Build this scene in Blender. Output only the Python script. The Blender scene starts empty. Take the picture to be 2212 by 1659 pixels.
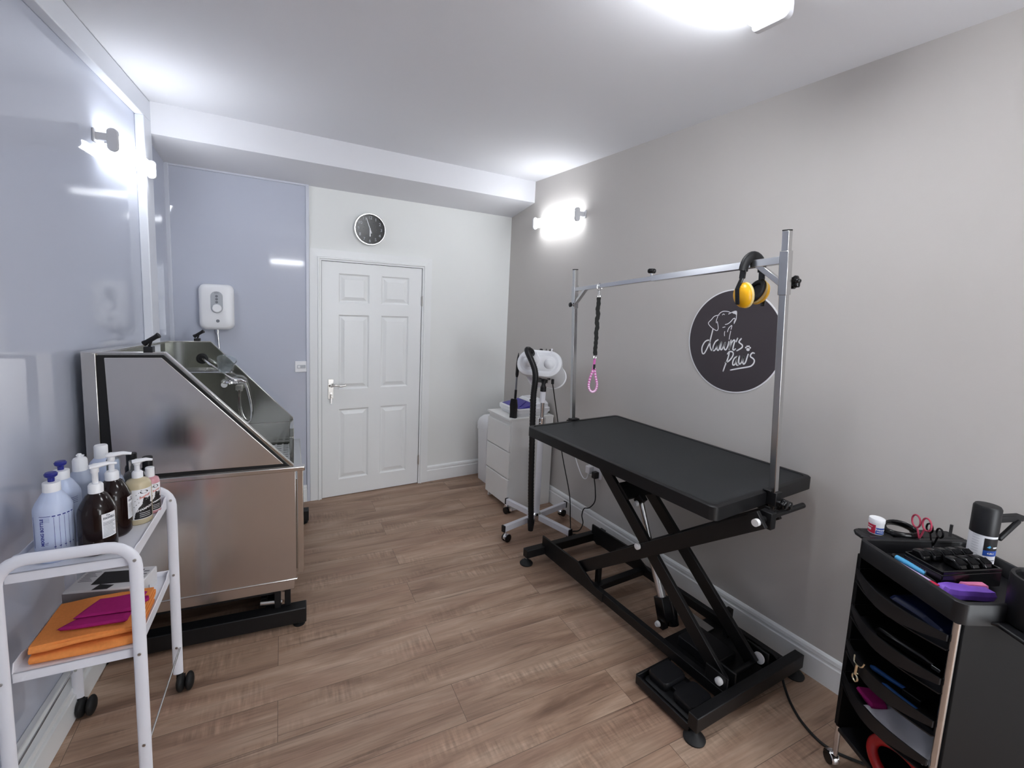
import bpy, math, random
from mathutils import Vector, Matrix, Euler
random.seed(7)
PI = math.pi
sc = bpy.context.scene
COL = sc.collection
V3 = Vector

# ------------------------------------------------------------------ materials
def new_mat(name):
    m = bpy.data.materials.new(name); m.use_nodes = True
    nt = m.node_tree
    return m, nt, nt.nodes['Principled BSDF']

def srgb(r, g, b):
    f = lambda c: (c/255/12.92) if c/255 <= 0.04045 else ((c/255+0.055)/1.055)**2.4
    return (f(r), f(g), f(b), 1)

def mat(name, col, rough=0.5, metal=0.0, bump=0.0, bscale=200, spec=None, trans=0.0, ior=1.45, coat=0.0, var=0.0, vscale=8):
    m, nt, p = new_mat(name)
    p.inputs['Base Color'].default_value = col
    p.inputs['Roughness'].default_value = rough
    p.inputs['Metallic'].default_value = metal
    if spec is not None: p.inputs['Specular IOR Level'].default_value = spec
    p.inputs['Transmission Weight'].default_value = trans
    p.inputs['IOR'].default_value = ior
    p.inputs['Coat Weight'].default_value = coat
    p.inputs['Coat Roughness'].default_value = 0.05
    tc = nt.nodes.new('ShaderNodeTexCoord')
    if bump:
        n = nt.nodes.new('ShaderNodeTexNoise'); n.inputs['Scale'].default_value = bscale
        n.inputs['Detail'].default_value = 4
        nt.links.new(tc.outputs['Object'], n.inputs['Vector'])
        b = nt.nodes.new('ShaderNodeBump'); b.inputs['Strength'].default_value = bump
        b.inputs['Distance'].default_value = 0.002
        nt.links.new(n.outputs['Fac'], b.inputs['Height']); nt.links.new(b.outputs['Normal'], p.inputs['Normal'])
    if var:
        n = nt.nodes.new('ShaderNodeTexNoise'); n.inputs['Scale'].default_value = vscale
        n.inputs['Detail'].default_value = 5
        nt.links.new(tc.outputs['Object'], n.inputs['Vector'])
        mx = nt.nodes.new('ShaderNodeMix'); mx.data_type = 'RGBA'
        mx.inputs['A'].default_value = tuple(c*(1-var) for c in col[:3])+(1,)
        mx.inputs['B'].default_value = tuple(min(1, c*(1+var)) for c in col[:3])+(1,)
        nt.links.new(n.outputs['Fac'], mx.inputs['Factor']); nt.links.new(mx.outputs['Result'], p.inputs['Base Color'])
    return m

def emit(name, col, strength):
    m, nt, p = new_mat(name)
    p.inputs['Base Color'].default_value = (0.8, 0.8, 0.8, 1)
    p.inputs['Emission Color'].default_value = col
    p.inputs['Emission Strength'].default_value = strength
    return m

def steel(name, col, rough, axis, stretch=60, amount=0.12, rv=0.08):
    """brushed metal: noise stretched along one object axis drives roughness and a faint bump"""
    m, nt, p = new_mat(name)
    p.inputs['Base Color'].default_value = col; p.inputs['Metallic'].default_value = 1.0
    tc = nt.nodes.new('ShaderNodeTexCoord'); mp = nt.nodes.new('ShaderNodeMapping')
    s = [stretch*4]*3; s[axis] = 1.5
    mp.inputs['Scale'].default_value = s
    n = nt.nodes.new('ShaderNodeTexNoise'); n.inputs['Scale'].default_value = 1.0; n.inputs['Detail'].default_value = 3
    nt.links.new(tc.outputs['Object'], mp.inputs['Vector']); nt.links.new(mp.outputs['Vector'], n.inputs['Vector'])
    r = nt.nodes.new('ShaderNodeMapRange'); r.inputs['To Min'].default_value = rough-rv; r.inputs['To Max'].default_value = rough+rv
    nt.links.new(n.outputs['Fac'], r.inputs['Value']); nt.links.new(r.outputs['Result'], p.inputs['Roughness'])
    b = nt.nodes.new('ShaderNodeBump'); b.inputs['Strength'].default_value = amount; b.inputs['Distance'].default_value = 0.001
    nt.links.new(n.outputs['Fac'], b.inputs['Height']); nt.links.new(b.outputs['Normal'], p.inputs['Normal'])
    # large soft waviness of the sheet
    return m

def wood_floor():
    m, nt, p = new_mat('oak_vinyl_planks')
    L = nt.links
    N = lambda t, **kw: nt.nodes.new(t)
    tc = N('ShaderNodeTexCoord')
    rot = N('ShaderNodeMapping'); rot.inputs['Rotation'].default_value = (0, 0, math.radians(4.6)); rot.inputs['Location'].default_value = (-0.671, -0.145, 0)
    L.new(tc.outputs['Object'], rot.inputs['Vector'])
    br = N('ShaderNodeTexBrick'); br.offset = 0.5; br.offset_frequency = 2; br.squash = 1
    br.inputs['Scale'].default_value = 1.0
    br.inputs['Brick Width'].default_value = 1.40; br.inputs['Row Height'].default_value = 0.2075
    br.inputs['Mortar Size'].default_value = 0.0012; br.inputs['Mortar Smooth'].default_value = 0.3
    br.inputs['Color1'].default_value = (0, 0, 0, 1); br.inputs['Color2'].default_value = (1, 1, 1, 1); br.inputs['Mortar'].default_value = (0.5, 0.5, 0.5, 1)
    L.new(rot.outputs['Vector'], br.inputs['Vector'])
    comb = N('ShaderNodeVectorMath'); comb.operation = 'MULTIPLY_ADD'; comb.inputs[1].default_value = (17.3, 13.1, 5.7)
    L.new(br.outputs['Color'], comb.inputs[0]); L.new(rot.outputs['Vector'], comb.inputs[2])
    def noise(scale, detail, rough=0.5, dist=0.0):
        mp = N('ShaderNodeMapping'); mp.inputs['Scale'].default_value = scale; L.new(comb.outputs['Vector'], mp.inputs['Vector'])
        n = N('ShaderNodeTexNoise'); n.inputs['Scale'].default_value = 1.0; n.inputs['Detail'].default_value = detail
        n.inputs['Roughness'].default_value = rough; n.inputs['Distortion'].default_value = dist
        L.new(mp.outputs['Vector'], n.inputs['Vector']); return n.outputs['Fac']
    def mix(a, b_, fac, blend='MIX'):
        mx = N('ShaderNodeMix'); mx.data_type = 'RGBA'; mx.blend_type = blend
        if isinstance(fac, float): mx.inputs['Factor'].default_value = fac
        else: L.new(fac, mx.inputs['Factor'])
        for k, v in (('A', a), ('B', b_)):
            if isinstance(v, tuple): mx.inputs[k].default_value = v
            else: L.new(v, mx.inputs[k])
        return mx.outputs['Result']
    def ramp(src, stops):
        r = N('ShaderNodeValToRGB'); e = r.color_ramp.elements
        e[0].position, e[0].color = stops[0]; e[1].position, e[1].color = stops[-1]
        for q in stops[1:-1]: x = e.new(q[0]); x.color = q[1]
        L.new(src, r.inputs['Fac']); return r.outputs['Color']
    g = lambda v: (v, v, v, 1)
    broad = noise((1.3, 9, 3), 7, 0.6, 0.7)        # flowing grain bands
    fine = noise((6, 130, 6), 3)                   # fibres
    streak = noise((0.9, 34, 4), 5, 0.65, 1.2)     # thin dark streaks
    patch = noise((2.2, 5.5, 3), 3)                # tone patches
    saw = noise((75, 9, 6), 2)                     # saw marks across the grain
    where = noise((2.6, 7, 3), 2)
    c = ramp(broad, [(0.30, FLOOR_COLS[0]), (0.48, FLOOR_COLS[1]), (0.70, FLOOR_COLS[2])])
    c = mix(c, FLOOR_COLS[3], ramp(patch, [(0.5, g(0)), (0.72, g(0.55))]))
    c = mix(c, fine, 0.30, 'OVERLAY')
    c = mix(c, FLOOR_COLS[4], ramp(streak, [(0.28, g(0.75)), (0.40, g(0))]))
    sm = N('ShaderNodeMath'); sm.operation = 'MULTIPLY'; sm.inputs[1].default_value = 1.0
    L.new(ramp(where, [(0.52, g(0)), (0.66, g(0.55))]), sm.inputs[0])
    c = mix(c, saw, sm.outputs[0], 'OVERLAY')
    c = mix(c, ramp(br.outputs['Color'], [(0.0, g(0.88)), (1.0, g(1.06))]), 0.8, 'MULTIPLY')
    mm = N('ShaderNodeMath'); mm.operation = 'MULTIPLY'; mm.inputs[1].default_value = 0.75
    L.new(br.outputs['Fac'], mm.inputs[0])
    c = mix(c, (0.05, 0.034, 0.026, 1), mm.outputs[0])
    L.new(c, p.inputs['Base Color'])
    r = N('ShaderNodeMapRange'); r.inputs['To Min'].default_value = 0.40; r.inputs['To Max'].default_value = 0.56
    L.new(fine, r.inputs['Value']); L.new(r.outputs['Result'], p.inputs['Roughness'])
    bp = N('ShaderNodeBump'); bp.inputs['Strength'].default_value = 0.22; bp.inputs['Distance'].default_value = 0.0012
    L.new(fine, bp.inputs['Height']); L.new(bp.outputs['Normal'], p.inputs['Normal'])
    return m

FLOOR_COLS = [srgb(124, 97, 80), srgb(160, 131, 110), srgb(184, 158, 137), srgb(150, 116, 98), srgb(84, 62, 50)]
M = {}
M['floor'] = wood_floor()
M['wall_beige'] = mat('greige_wall_paint', srgb(196, 192, 188), 0.7, bump=0.12, bscale=260, spec=0.25)
M['wall_white'] = mat('white_wall_paint', srgb(236, 238, 236), 0.65, bump=0.1, bscale=240, spec=0.25)
M['ceiling'] = mat('ceiling_paint', srgb(228, 229, 233), 0.75, bump=0.1, bscale=220, spec=0.2)
M['panel'] = mat('gloss_wall_panel', srgb(192, 197, 211), 0.05, spec=0.75, bump=0.02, bscale=3)
M['panel_trim'] = mat('panel_trim_plastic', srgb(205, 209, 220), 0.3)
M['boxing'] = mat('white_boxing', srgb(226, 229, 236), 0.4)
M['gloss_white'] = mat('white_gloss_paint', srgb(238, 240, 240), 0.32)
M['white_plastic'] = mat('white_plastic', srgb(238, 239, 242), 0.3)
M['grey_plastic'] = mat('light_grey_plastic', srgb(178, 182, 188), 0.35)
M['lamp_end'] = mat('lamp_end_plastic', srgb(205, 206, 210), 0.4)
M['black'] = mat('black_powder_coat', srgb(15, 15, 17), 0.45, bump=0.08, bscale=500)
M['black_gloss'] = mat('black_gloss_plastic', srgb(14, 14, 16), 0.22)
M['black_plastic'] = mat('black_plastic', srgb(20, 20, 23), 0.45, bump=0.05, bscale=600)
M['rubber'] = mat('black_rubber', srgb(20, 20, 21), 0.6)
M['mat_rubber'] = mat('ribbed_rubber_top', srgb(33, 35, 37), 0.6, bump=0.35, bscale=420)
M['steel_side'] = steel('brushed_steel_upright', (0.70, 0.68, 0.665, 1), 0.24, 2, 30, 0.012, 0.03)
M['steel_in'] = steel('brushed_steel_basin', (0.55, 0.555, 0.52, 1), 0.16, 2, 30, 0.01, 0.03)
M['steel_rim'] = mat('polished_steel_rim', (0.68, 0.66, 0.63, 1), 0.2, 1.0)
M['steel_tube'] = mat('satin_steel_tube', (0.62, 0.62, 0.62, 1), 0.22, 1.0)
M['chrome'] = mat('chrome', (0.78, 0.78, 0.8, 1), 0.08, 1.0)
M['nickel'] = mat('satin_nickel', (0.55, 0.54, 0.52, 1), 0.28, 1.0)
M['alu'] = mat('cast_aluminium', (0.6, 0.6, 0.6, 1), 0.35, 1.0)
M['white_metal'] = mat('white_powder_coat', srgb(232, 233, 240), 0.35)
M['melamine'] = mat('white_melamine', srgb(232, 232, 230), 0.4)
M['clear'] = mat('translucent_plastic', srgb(235, 240, 242), 0.1, trans=0.92, ior=1.3)
M['bottle_blue'] = mat('milky_blue_bottle', srgb(200, 212, 238), 0.35, trans=0.1)
M['bottle_frost'] = mat('frosted_bottle', srgb(196, 206, 226), 0.35, trans=0.3)
M['amber'] = mat('dark_amber_bottle', srgb(26, 13, 12), 0.14, spec=0.4)
M['honey'] = mat('honey_liquid_bottle', srgb(216, 202, 168), 0.2, trans=0.15)
M['pink_liq'] = mat('pink_liquid_bottle', srgb(206, 150, 158), 0.2)
M['label'] = mat('white_label', srgb(235, 236, 240), 0.5)
M['ink_black'] = mat('black_ink', srgb(30, 28, 30), 0.5)
M['ink_grey'] = mat('grey_ink', srgb(120, 122, 130), 0.5)
M['ink_blue'] = mat('blue_ink', srgb(40, 50, 140), 0.5)
M['ink_pink'] = mat('pink_ink', srgb(222, 140, 130), 0.5)
M['blue_cap'] = mat('blue_cap_plastic', srgb(36, 42, 130), 0.3)
M['orange'] = mat('orange_microfibre', srgb(240, 152, 84), 0.9, bump=0.6, bscale=700, spec=0.1, var=0.12, vscale=120)
M['magenta'] = mat('magenta_microfibre', srgb(166, 40, 112), 0.9, bump=0.6, bscale=700, spec=0.1, var=0.12, vscale=120)
M['cardboard_white'] = mat('printed_card_white', srgb(214, 214, 216), 0.5)
M['cardboard_grey'] = mat('printed_card_grey', srgb(120, 114, 116), 0.6)
M['sign'] = mat('charcoal_vinyl', srgb(66, 60, 64), 0.6)
M['sign_white'] = mat('white_vinyl', srgb(236, 236, 238), 0.55)
M['yellow'] = mat('yellow_plastic', srgb(232, 172, 20), 0.35)
M['cushion'] = mat('cream_cushion_edge', srgb(215, 190, 130), 0.6)
M['webbing'] = mat('black_webbing', srgb(32, 33, 32), 0.85, bump=0.5, bscale=300)
M['pink_web'] = mat('pink_webbing', srgb(212, 110, 180), 0.7)
M['pink_dot'] = mat('pale_pink_spots', srgb(246, 214, 236), 0.7)
M['indigo'] = mat('indigo_translucent_lid', srgb(66, 58, 160), 0.2)
M['hose'] = mat('ribbed_hose_black', srgb(18, 18, 20), 0.4)
M['white_cap'] = mat('white_pivot_cap', srgb(240, 240, 240), 0.35)
M['grate'] = mat('white_plastic_grate', srgb(225, 226, 226), 0.4)
M['crimson'] = mat('crimson_print', srgb(190, 40, 70), 0.45)
M['royal'] = mat('royal_blue_print', srgb(38, 80, 170), 0.45)
M['sky'] = mat('sky_blue_plastic', srgb(90, 180, 230), 0.4)
M['lilac'] = mat('lilac_plastic', srgb(190, 170, 210), 0.4)
M['purple'] = mat('purple_film', srgb(130, 90, 200), 0.3, var=0.3, vscale=30)
M['film_pink'] = mat('pink_film', srgb(225, 130, 170), 0.3, var=0.25, vscale=40)
M['red_plastic'] = mat('red_plastic', srgb(170, 30, 32), 0.35)
M['paper'] = mat('crumpled_white_paper', srgb(220, 220, 228), 0.7, bump=1.0, bscale=30)
M['navy'] = mat('navy_plastic', srgb(24, 34, 70), 0.35)
M['blue_handle'] = mat('blue_handle', srgb(40, 90, 160), 0.35)
M['red_ring'] = mat('red_ring_rubber', srgb(190, 70, 95), 0.45)
M['mirror_dark'] = mat('dark_panel', srgb(12, 12, 14), 0.6, spec=0.3, bump=0.05, bscale=500)
FILL_GLOW = 2.9  # emission strength of the added rear fill window
LAMP = emit('lit_diffuser', (0.93, 0.96, 1.0, 1), 13.0)
LAMP_WALL = emit('lit_tube', (0.93, 0.96, 1.0, 1), 6.0)

# ------------------------------------------------------------------ mesh builder
class MB:
    def __init__(s): s.v = []; s.f = []; s.mi = []; s.cur = 0
    def mat(s, i): s.cur = i; return s
    def add(s, vs, fs, X=None):
        o = len(s.v)
        s.v += [tuple(X @ V3(p)) if X is not None else tuple(p) for p in vs]
        s.f += [tuple(i+o for i in f) for f in fs]; s.mi += [s.cur]*len(fs); return s
    def box(s, c, d, X=None, rz=0):
        x, y, z = (k/2 for k in d)
        vs = [(sx*x, sy*y, sz*z) for sz in (-1, 1) for sy in (-1, 1) for sx in (-1, 1)]
        R = Matrix.Rotation(rz, 3, 'Z')
        vs = [tuple(R @ V3(p) + V3(c)) for p in vs]
        return s.add(vs, [(0, 2, 3, 1), (4, 5, 7, 6), (0, 1, 5, 4), (2, 6, 7, 3), (0, 4, 6, 2), (1, 3, 7, 5)], X)
    def bb(s, lo, hi, X=None):
        return s.box([(a+b)/2 for a, b in zip(lo, hi)], [b-a for a, b in zip(lo, hi)], X)
    def bar(s, a, b, w, h, up=(0, 0, 1)):
        """rectangular bar from a to b: w across, h along 'up'"""
        a, b = V3(a), V3(b); d = (b-a).normalized(); u = V3(up); r = d.cross(u).normalized(); u = r.cross(d)
        vs = []
        for p in (a, b):
            for i, j in ((-1, -1), (1, -1), (1, 1), (-1, 1)): vs.append(p + r*w/2*i + u*h/2*j)
        return s.add(vs, [(0, 1, 2, 3), (7, 6, 5, 4), (0, 4, 5, 1), (1, 5, 6, 2), (2, 6, 7, 3), (3, 7, 4, 0)])
    def cyl(s, a, b, r0, r1=None, n=20, caps=True):
        r1 = r0 if r1 is None else r1
        return s.rings([a, b], [r0, r1], n, caps)
    def rings(s, pts, rs, n=16, caps=True, up=None):
        pts = [V3(p) for p in pts]; vs = []
        prev = None
        for i, p in enumerate(pts):
            d = (pts[min(i+1, len(pts)-1)] - pts[max(i-1, 0)])
            if d.length < 1e-9: d = V3((0, 0, 1))
            d.normalize()
            if prev is None:
                ref = V3(up) if up else (V3((0, 0, 1)) if abs(d.z) < 0.9 else V3((1, 0, 0)))
                x = d.cross(ref).normalized()
            else:
                x = (prev - d*prev.dot(d))
                x = x.normalized() if x.length > 1e-6 else d.orthogonal().normalized()
            prev = x; y = d.cross(x)
            r = rs[i] if isinstance(rs, (list, tuple)) else rs
            rx, ry = r if isinstance(r, (list, tuple)) else (r, r)
            for k in range(n):
                t = 2*PI*k/n; vs.append(p + x*math.cos(t)*rx + y*math.sin(t)*ry)
        fs = []
        for i in range(len(pts)-1):
            for k in range(n):
                a0 = i*n+k; a1 = i*n+(k+1) % n
                fs.append((a0, a1, a1+n, a0+n))
        if caps: fs.append(tuple(range(n-1, -1, -1))); fs.append(tuple((len(pts)-1)*n+k for k in range(n)))
        return s.add(vs, fs)
    def tube(s, pts, r, n=10, sm=6, closed=False, caps=True, up=None):
        return s.rings(smooth_path(pts, sm, closed), r, n, caps, up)
    def lathe(s, prof, c=(0, 0, 0), n=32, X=None, sx=1, sy=1, caps=True):
        """profile list of (r, z), around z through c"""
        vs = []
        for r, z in prof:
            for k in range(n):
                t = 2*PI*k/n; vs.append((c[0]+r*math.cos(t)*sx, c[1]+r*math.sin(t)*sy, c[2]+z))
        fs = []
        for i in range(len(prof)-1):
            for k in range(n):
                a0 = i*n+k; a1 = i*n+(k+1) % n
                fs.append((a0, a1, a1+n, a0+n))
        if caps:
            if prof[0][0] > 1e-6: fs.append(tuple(range(n-1, -1, -1)))
            if prof[-1][0] > 1e-6: fs.append(tuple((len(prof)-1)*n+k for k in range(n)))
        return s.add(vs, fs, X)
    def prism(s, poly, o, ux, uy, th):
        """polygon (2D) in plane o+ux*a+uy*b, extruded by vector th"""
        o, ux, uy, th = V3(o), V3(ux), V3(uy), V3(th); n = len(poly)
        vs = [o+ux*a+uy*b for a, b in poly]; vs += [v+th for v in vs]
        fs = [tuple(range(n-1, -1, -1)), tuple(range(n, 2*n))] + [(i, (i+1) % n, (i+1) % n+n, i+n) for i in range(n)]
        return s.add(vs, fs)
    def sphere(s, c, r, n=16, m=10, sx=1, sy=1, sz=1):
        prof = [(max(r*math.sin(PI*i/m), 1e-5), -r*math.cos(PI*i/m)) for i in range(m+1)]
        vs = []
        for rr, z in prof:
            for k in range(n):
                t = 2*PI*k/n; vs.append((c[0]+rr*math.cos(t)*sx, c[1]+rr*math.sin(t)*sy, c[2]+z*sz))
        fs = []
        for i in range(m):
            for k in range(n):
                a0 = i*n+k; a1 = i*n+(k+1) % n
                fs.append((a0, a1, a1+n, a0+n))
        return s.add(vs, fs)
    def text(s, string, size, fn, shear=0, bold=0.0, align='CENTER', spacing=1.0):
        """text outlines mapped through fn(x, y) -> point"""
        vs, fs = text_geo(string, size, shear, bold, align, spacing)
        return s.add([fn(x, y) for x, y in vs], fs)
    def ribbon(s, pts, w, fn):
        """flat 2D stroke mapped through fn"""
        P = smooth_path([(p[0], p[1], 0) for p in pts], 5)
        L, R = [], []
        for i, p in enumerate(P):
            d = P[min(i+1, len(P)-1)] - P[max(i-1, 0)]; d.normalize()
            nn = V3((-d.y, d.x, 0)); L.append(p+nn*w/2); R.append(p-nn*w/2)
        n = len(P)
        vs = [fn(p.x, p.y) for p in L] + [fn(p.x, p.y) for p in R]
        s.add(vs, [(i, i+n, i+1+n, i+1) for i in range(n-1)])
        for p in (P[0], P[-1]):
            k = 8; s.add([fn(p.x+w/2*math.cos(2*PI*j/k), p.y+w/2*math.sin(2*PI*j/k)) for j in range(k)], [tuple(range(k))])
        return s
    def poly(s, pts): return s.add(pts, [tuple(range(len(pts)))])
    def build(s, name, mats, parent=None, bevel=0.0, seg=2, smooth=True, angle=35, sub=0, solid=0):
        me = bpy.data.meshes.new(name); me.from_pydata(s.v, [], s.f); me.update()
        mats = mats if isinstance(mats, (list, tuple)) else [mats]
        for m in mats: me.materials.append(M[m] if isinstance(m, str) else m)
        for p, i in zip(me.polygons, s.mi): p.material_index = i; p.use_smooth = smooth
        import bmesh
        bm = bmesh.new(); bm.from_mesh(me); bmesh.ops.recalc_face_normals(bm, faces=bm.faces); bm.to_mesh(me); bm.free()
        if smooth: me.set_sharp_from_angle(angle=math.radians(angle))
        o = bpy.data.objects.new(name, me); COL.objects.link(o)
        if parent: o.parent = parent
        if solid:
            d = o.modifiers.new('solid', 'SOLIDIFY'); d.thickness = solid; d.offset = 0
        if bevel:
            b = o.modifiers.new('bevel', 'BEVEL'); b.width = bevel; b.segments = seg; b.limit_method = 'ANGLE'; b.angle_limit = math.radians(40)
        if sub:
            d = o.modifiers.new('sub', 'SUBSURF'); d.levels = sub; d.render_levels = sub
        return o

def smooth_path(pts, sm=6, closed=False):
    P = [V3(p) for p in pts]
    if sm <= 1 or len(P) < 3: return P
    out = []; n = len(P)
    for i in range(n-1 if not closed else n):
        p0 = P[i-1] if (i > 0 or closed) else P[0]*2-P[1]
        p1 = P[i]; p2 = P[(i+1) % n]
        p3 = P[(i+2) % n] if (i+2 < n or closed) else P[-1]*2-P[-2]
        for k in range(sm):
            t = k/sm
            out.append(0.5*((2*p1)+(p2-p0)*t+(2*p0-5*p1+4*p2-p3)*t*t+(3*p1-p0-3*p2+p3)*t**3))
    out.append(P[0] if closed else P[-1])
    return out

def text_geo(string, size, shear=0, bold=0.0, align='CENTER', spacing=1.0):
    c = bpy.data.curves.new('txt', 'FONT'); c.body = string; c.size = size; c.shear = shear
    c.align_x = align; c.align_y = 'CENTER'; c.offset = bold; c.resolution_u = 3; c.space_character = spacing
    o = bpy.data.objects.new('txt', c); COL.objects.link(o)
    dg = bpy.context.evaluated_depsgraph_get()
    me = bpy.data.meshes.new_from_object(o.evaluated_get(dg))
    vs = [(v.co.x, v.co.y) for v in me.vertices]; fs = [tuple(p.vertices) for p in me.polygons]
    bpy.data.objects.remove(o); bpy.data.curves.remove(c); bpy.data.meshes.remove(me)
    return vs, fs

def tag(o, label=None, cat=None, group=None, kind=None):
    if label: o['label'] = label
    if cat: o['category'] = cat
    if group: o['group'] = group
    if kind: o['kind'] = kind
    return o
def thing(name, label, cat, loc=(0, 0, 0), rz=0, group=None, rot=None):
    o = bpy.data.objects.new(name, None); COL.objects.link(o); o.empty_display_size = 0.05
    o.location = loc; o.rotation_euler = rot if rot else (0, 0, rz)
    return tag(o, label, cat, group)
def struct(o, label=None): return tag(o, label, None, None, 'structure')
def rrect(w, h, r, n=5):
    out = []
    for cx, cy, a0 in ((w/2-r, h/2-r, 0), (-w/2+r, h/2-r, PI/2), (-w/2+r, -h/2+r, PI), (w/2-r, -h/2+r, 3*PI/2)):
        for k in range(n+1):
            a = a0+PI/2*k/n; out.append((cx+r*math.cos(a), cy+r*math.sin(a)))
    return out
def frame_of(o, ux, uy): return (V3(o), V3(ux), V3(uy))
def planar(o, ux, uy):
    o, ux, uy = V3(o), V3(ux), V3(uy)
    return lambda x, y: o+ux*x+uy*y

# ------------------------------------------------------------------ room
W, D, YB, H = 2.3694, 4.0416, 3.6454, 2.8158
Y0 = -2.2
AL = math.atan(0.1399)
U = V3((math.cos(AL), -math.sin(AL), 0)); VV = V3((math.sin(AL), math.cos(AL), 0)); P0 = V3((-0.3963, 3.6454, 0))
def LW(a, b, z): return P0 + U*a + VV*b + V3((0, 0, z))
BN = -6.0   # left wall near end (behind the camera)

struct(MB().bb((-2.2, Y0, -0.05), (W+0.1, D+0.1, 0)).build('floor', 'floor', smooth=False))
struct(MB().bb((-2.2, Y0, H), (W+0.1, D+0.1, H+0.06)).build('ceiling', 'ceiling', smooth=False))
struct(MB().bb((W, Y0, 0), (W+0.1, D+0.1, H)).build('wall_right', 'wall_beige', smooth=False))
struct(MB().bb((-0.9, D, 0), (W, D+0.1, H)).build('wall_back', 'wall_white', smooth=False))
struct(MB().bb((-2.2, Y0-0.1, 0), (W+0.1, Y0, H)).build('wall_rear', 'wall_beige', smooth=False))
def lbox(mb, lo, hi):
    c = [(a+b)/2 for a, b in zip(lo, hi)]; d = [b-a for a, b in zip(lo, hi)]
    p = LW(*c); return mb.box(p, d, rz=-AL)
fill_win = thing('fill_window', 'tall glowing fill window added in the rear wall, out of view', None, (1.80, Y0, 1.2)); struct(fill_win)  # unseen window added to brighten the room from behind the camera
wf = MB()
for lo, hi in (((-0.47, 0, -1.0), (-0.42, 0.04, 1.0)), ((0.42, 0, -1.0), (0.47, 0.04, 1.0)), ((-0.42, 0, -1.0), (0.42, 0.04, -0.95)), ((-0.42, 0, 0.95), (0.42, 0.04, 1.0)), ((-0.42, 0, 0.3), (0.42, 0.03, 0.34))): wf.bb(lo, hi)
wf.build('fill_window_frame', 'gloss_white', fill_win, bevel=0.004)
MB().bb((-0.42, 0.004, -0.95), (0.42, 0.012, 0.95)).build('fill_glow_pane', emit('fill_glow', (0.9, 0.95, 1.0, 1), FILL_GLOW), fill_win, smooth=False)  # glowing pane of the added window, gives fill light
# left wall: glossy panel behind a boxed frame
struct(lbox(MB(), (-0.145, BN, 0), (-0.045, 0.46, H)).build('wall_left', 'panel', smooth=False))
struct(lbox(MB(), (-0.045, BN, H-0.118), (0.0, 0.012, H-0.003)).build('trim_1', 'boxing', bevel=0.004))
struct(lbox(MB(), (-0.045, -0.125, 0), (0.0, 0.012, H-0.118)).build('trim_2', 'boxing', bevel=0.004))
struct(lbox(MB(), (-0.045, 0.012, 0), (-0.033, 0.45, 2.64)).build('trim_3', 'panel', smooth=False))
lb = lbox(MB(), (-0.045, BN, 0), (0.022, -1.06, 0.1)); lbox(lb, (-0.045, BN, 0.1), (0.012, -1.06, 0.125)); lbox(lb, (-0.045, BN, 0.125), (-0.02, -1.06, 0.15))
struct(lb.build('baseboard_left', 'gloss_white', bevel=0.004))
# bulkhead across the back
bh = MB(); xl = -0.6
bh.prism([(YB, 2.632), (D, 2.553), (D, H), (YB, H)], (xl, 0, 0), (0, 1, 0), (0, 0, 1), (W-xl, 0, 0))
struct(bh.build('trim_4', 'ceiling', smooth=False))
# back wall panel with its edge strips
struct(MB().bb((-0.45, D-0.008, 0.0), (0.508, D, 2.56)).build('trim_5', 'panel', smooth=False))
struct(MB().bb((0.503, D-0.02, 0.0), (0.528, D, 2.556)).build('trim_6', 'panel_trim', bevel=0.003))
struct(MB().bb((-0.40, D-0.02, 0.0), (-0.352, D, 2.56)).build('trim_7', 'panel_trim', bevel=0.006))
struct(MB().bb((-0.40, D-0.018, 2.543), (0.51, D, 2.56)).build('trim_8', 'panel_trim', bevel=0.003))
# baseboards
def base_prof(t=0.018, h=0.149): return [(0, 0), (t, 0), (t, h*0.70), (t*0.72, h*0.74), (t*0.72, h*0.80), (t*0.85, h*0.83), (t*0.7, h*0.93), (t*0.35, h*0.98), (0, h)]
b = MB(); b.prism([(-x, z) for x, z in base_prof()], (W, Y0, 0), (1, 0, 0), (0, 0, 1), (0, D-Y0, 0))
struct(b.build('baseboard_right', 'gloss_white', angle=20))
b = MB(); b.prism([(-x, z) for x, z in base_prof()], (1.53, D, 0), (0, 1, 0), (0, 0, 1), (W-0.018-1.53, 0, 0))
b.prism([(-x, z) for x, z in base_prof()], (0.30, D, 0), (0, 1, 0), (0, 0, 1), (0.22, 0, 0))
struct(b.build('baseboard_back', 'gloss_white', angle=20))

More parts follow.
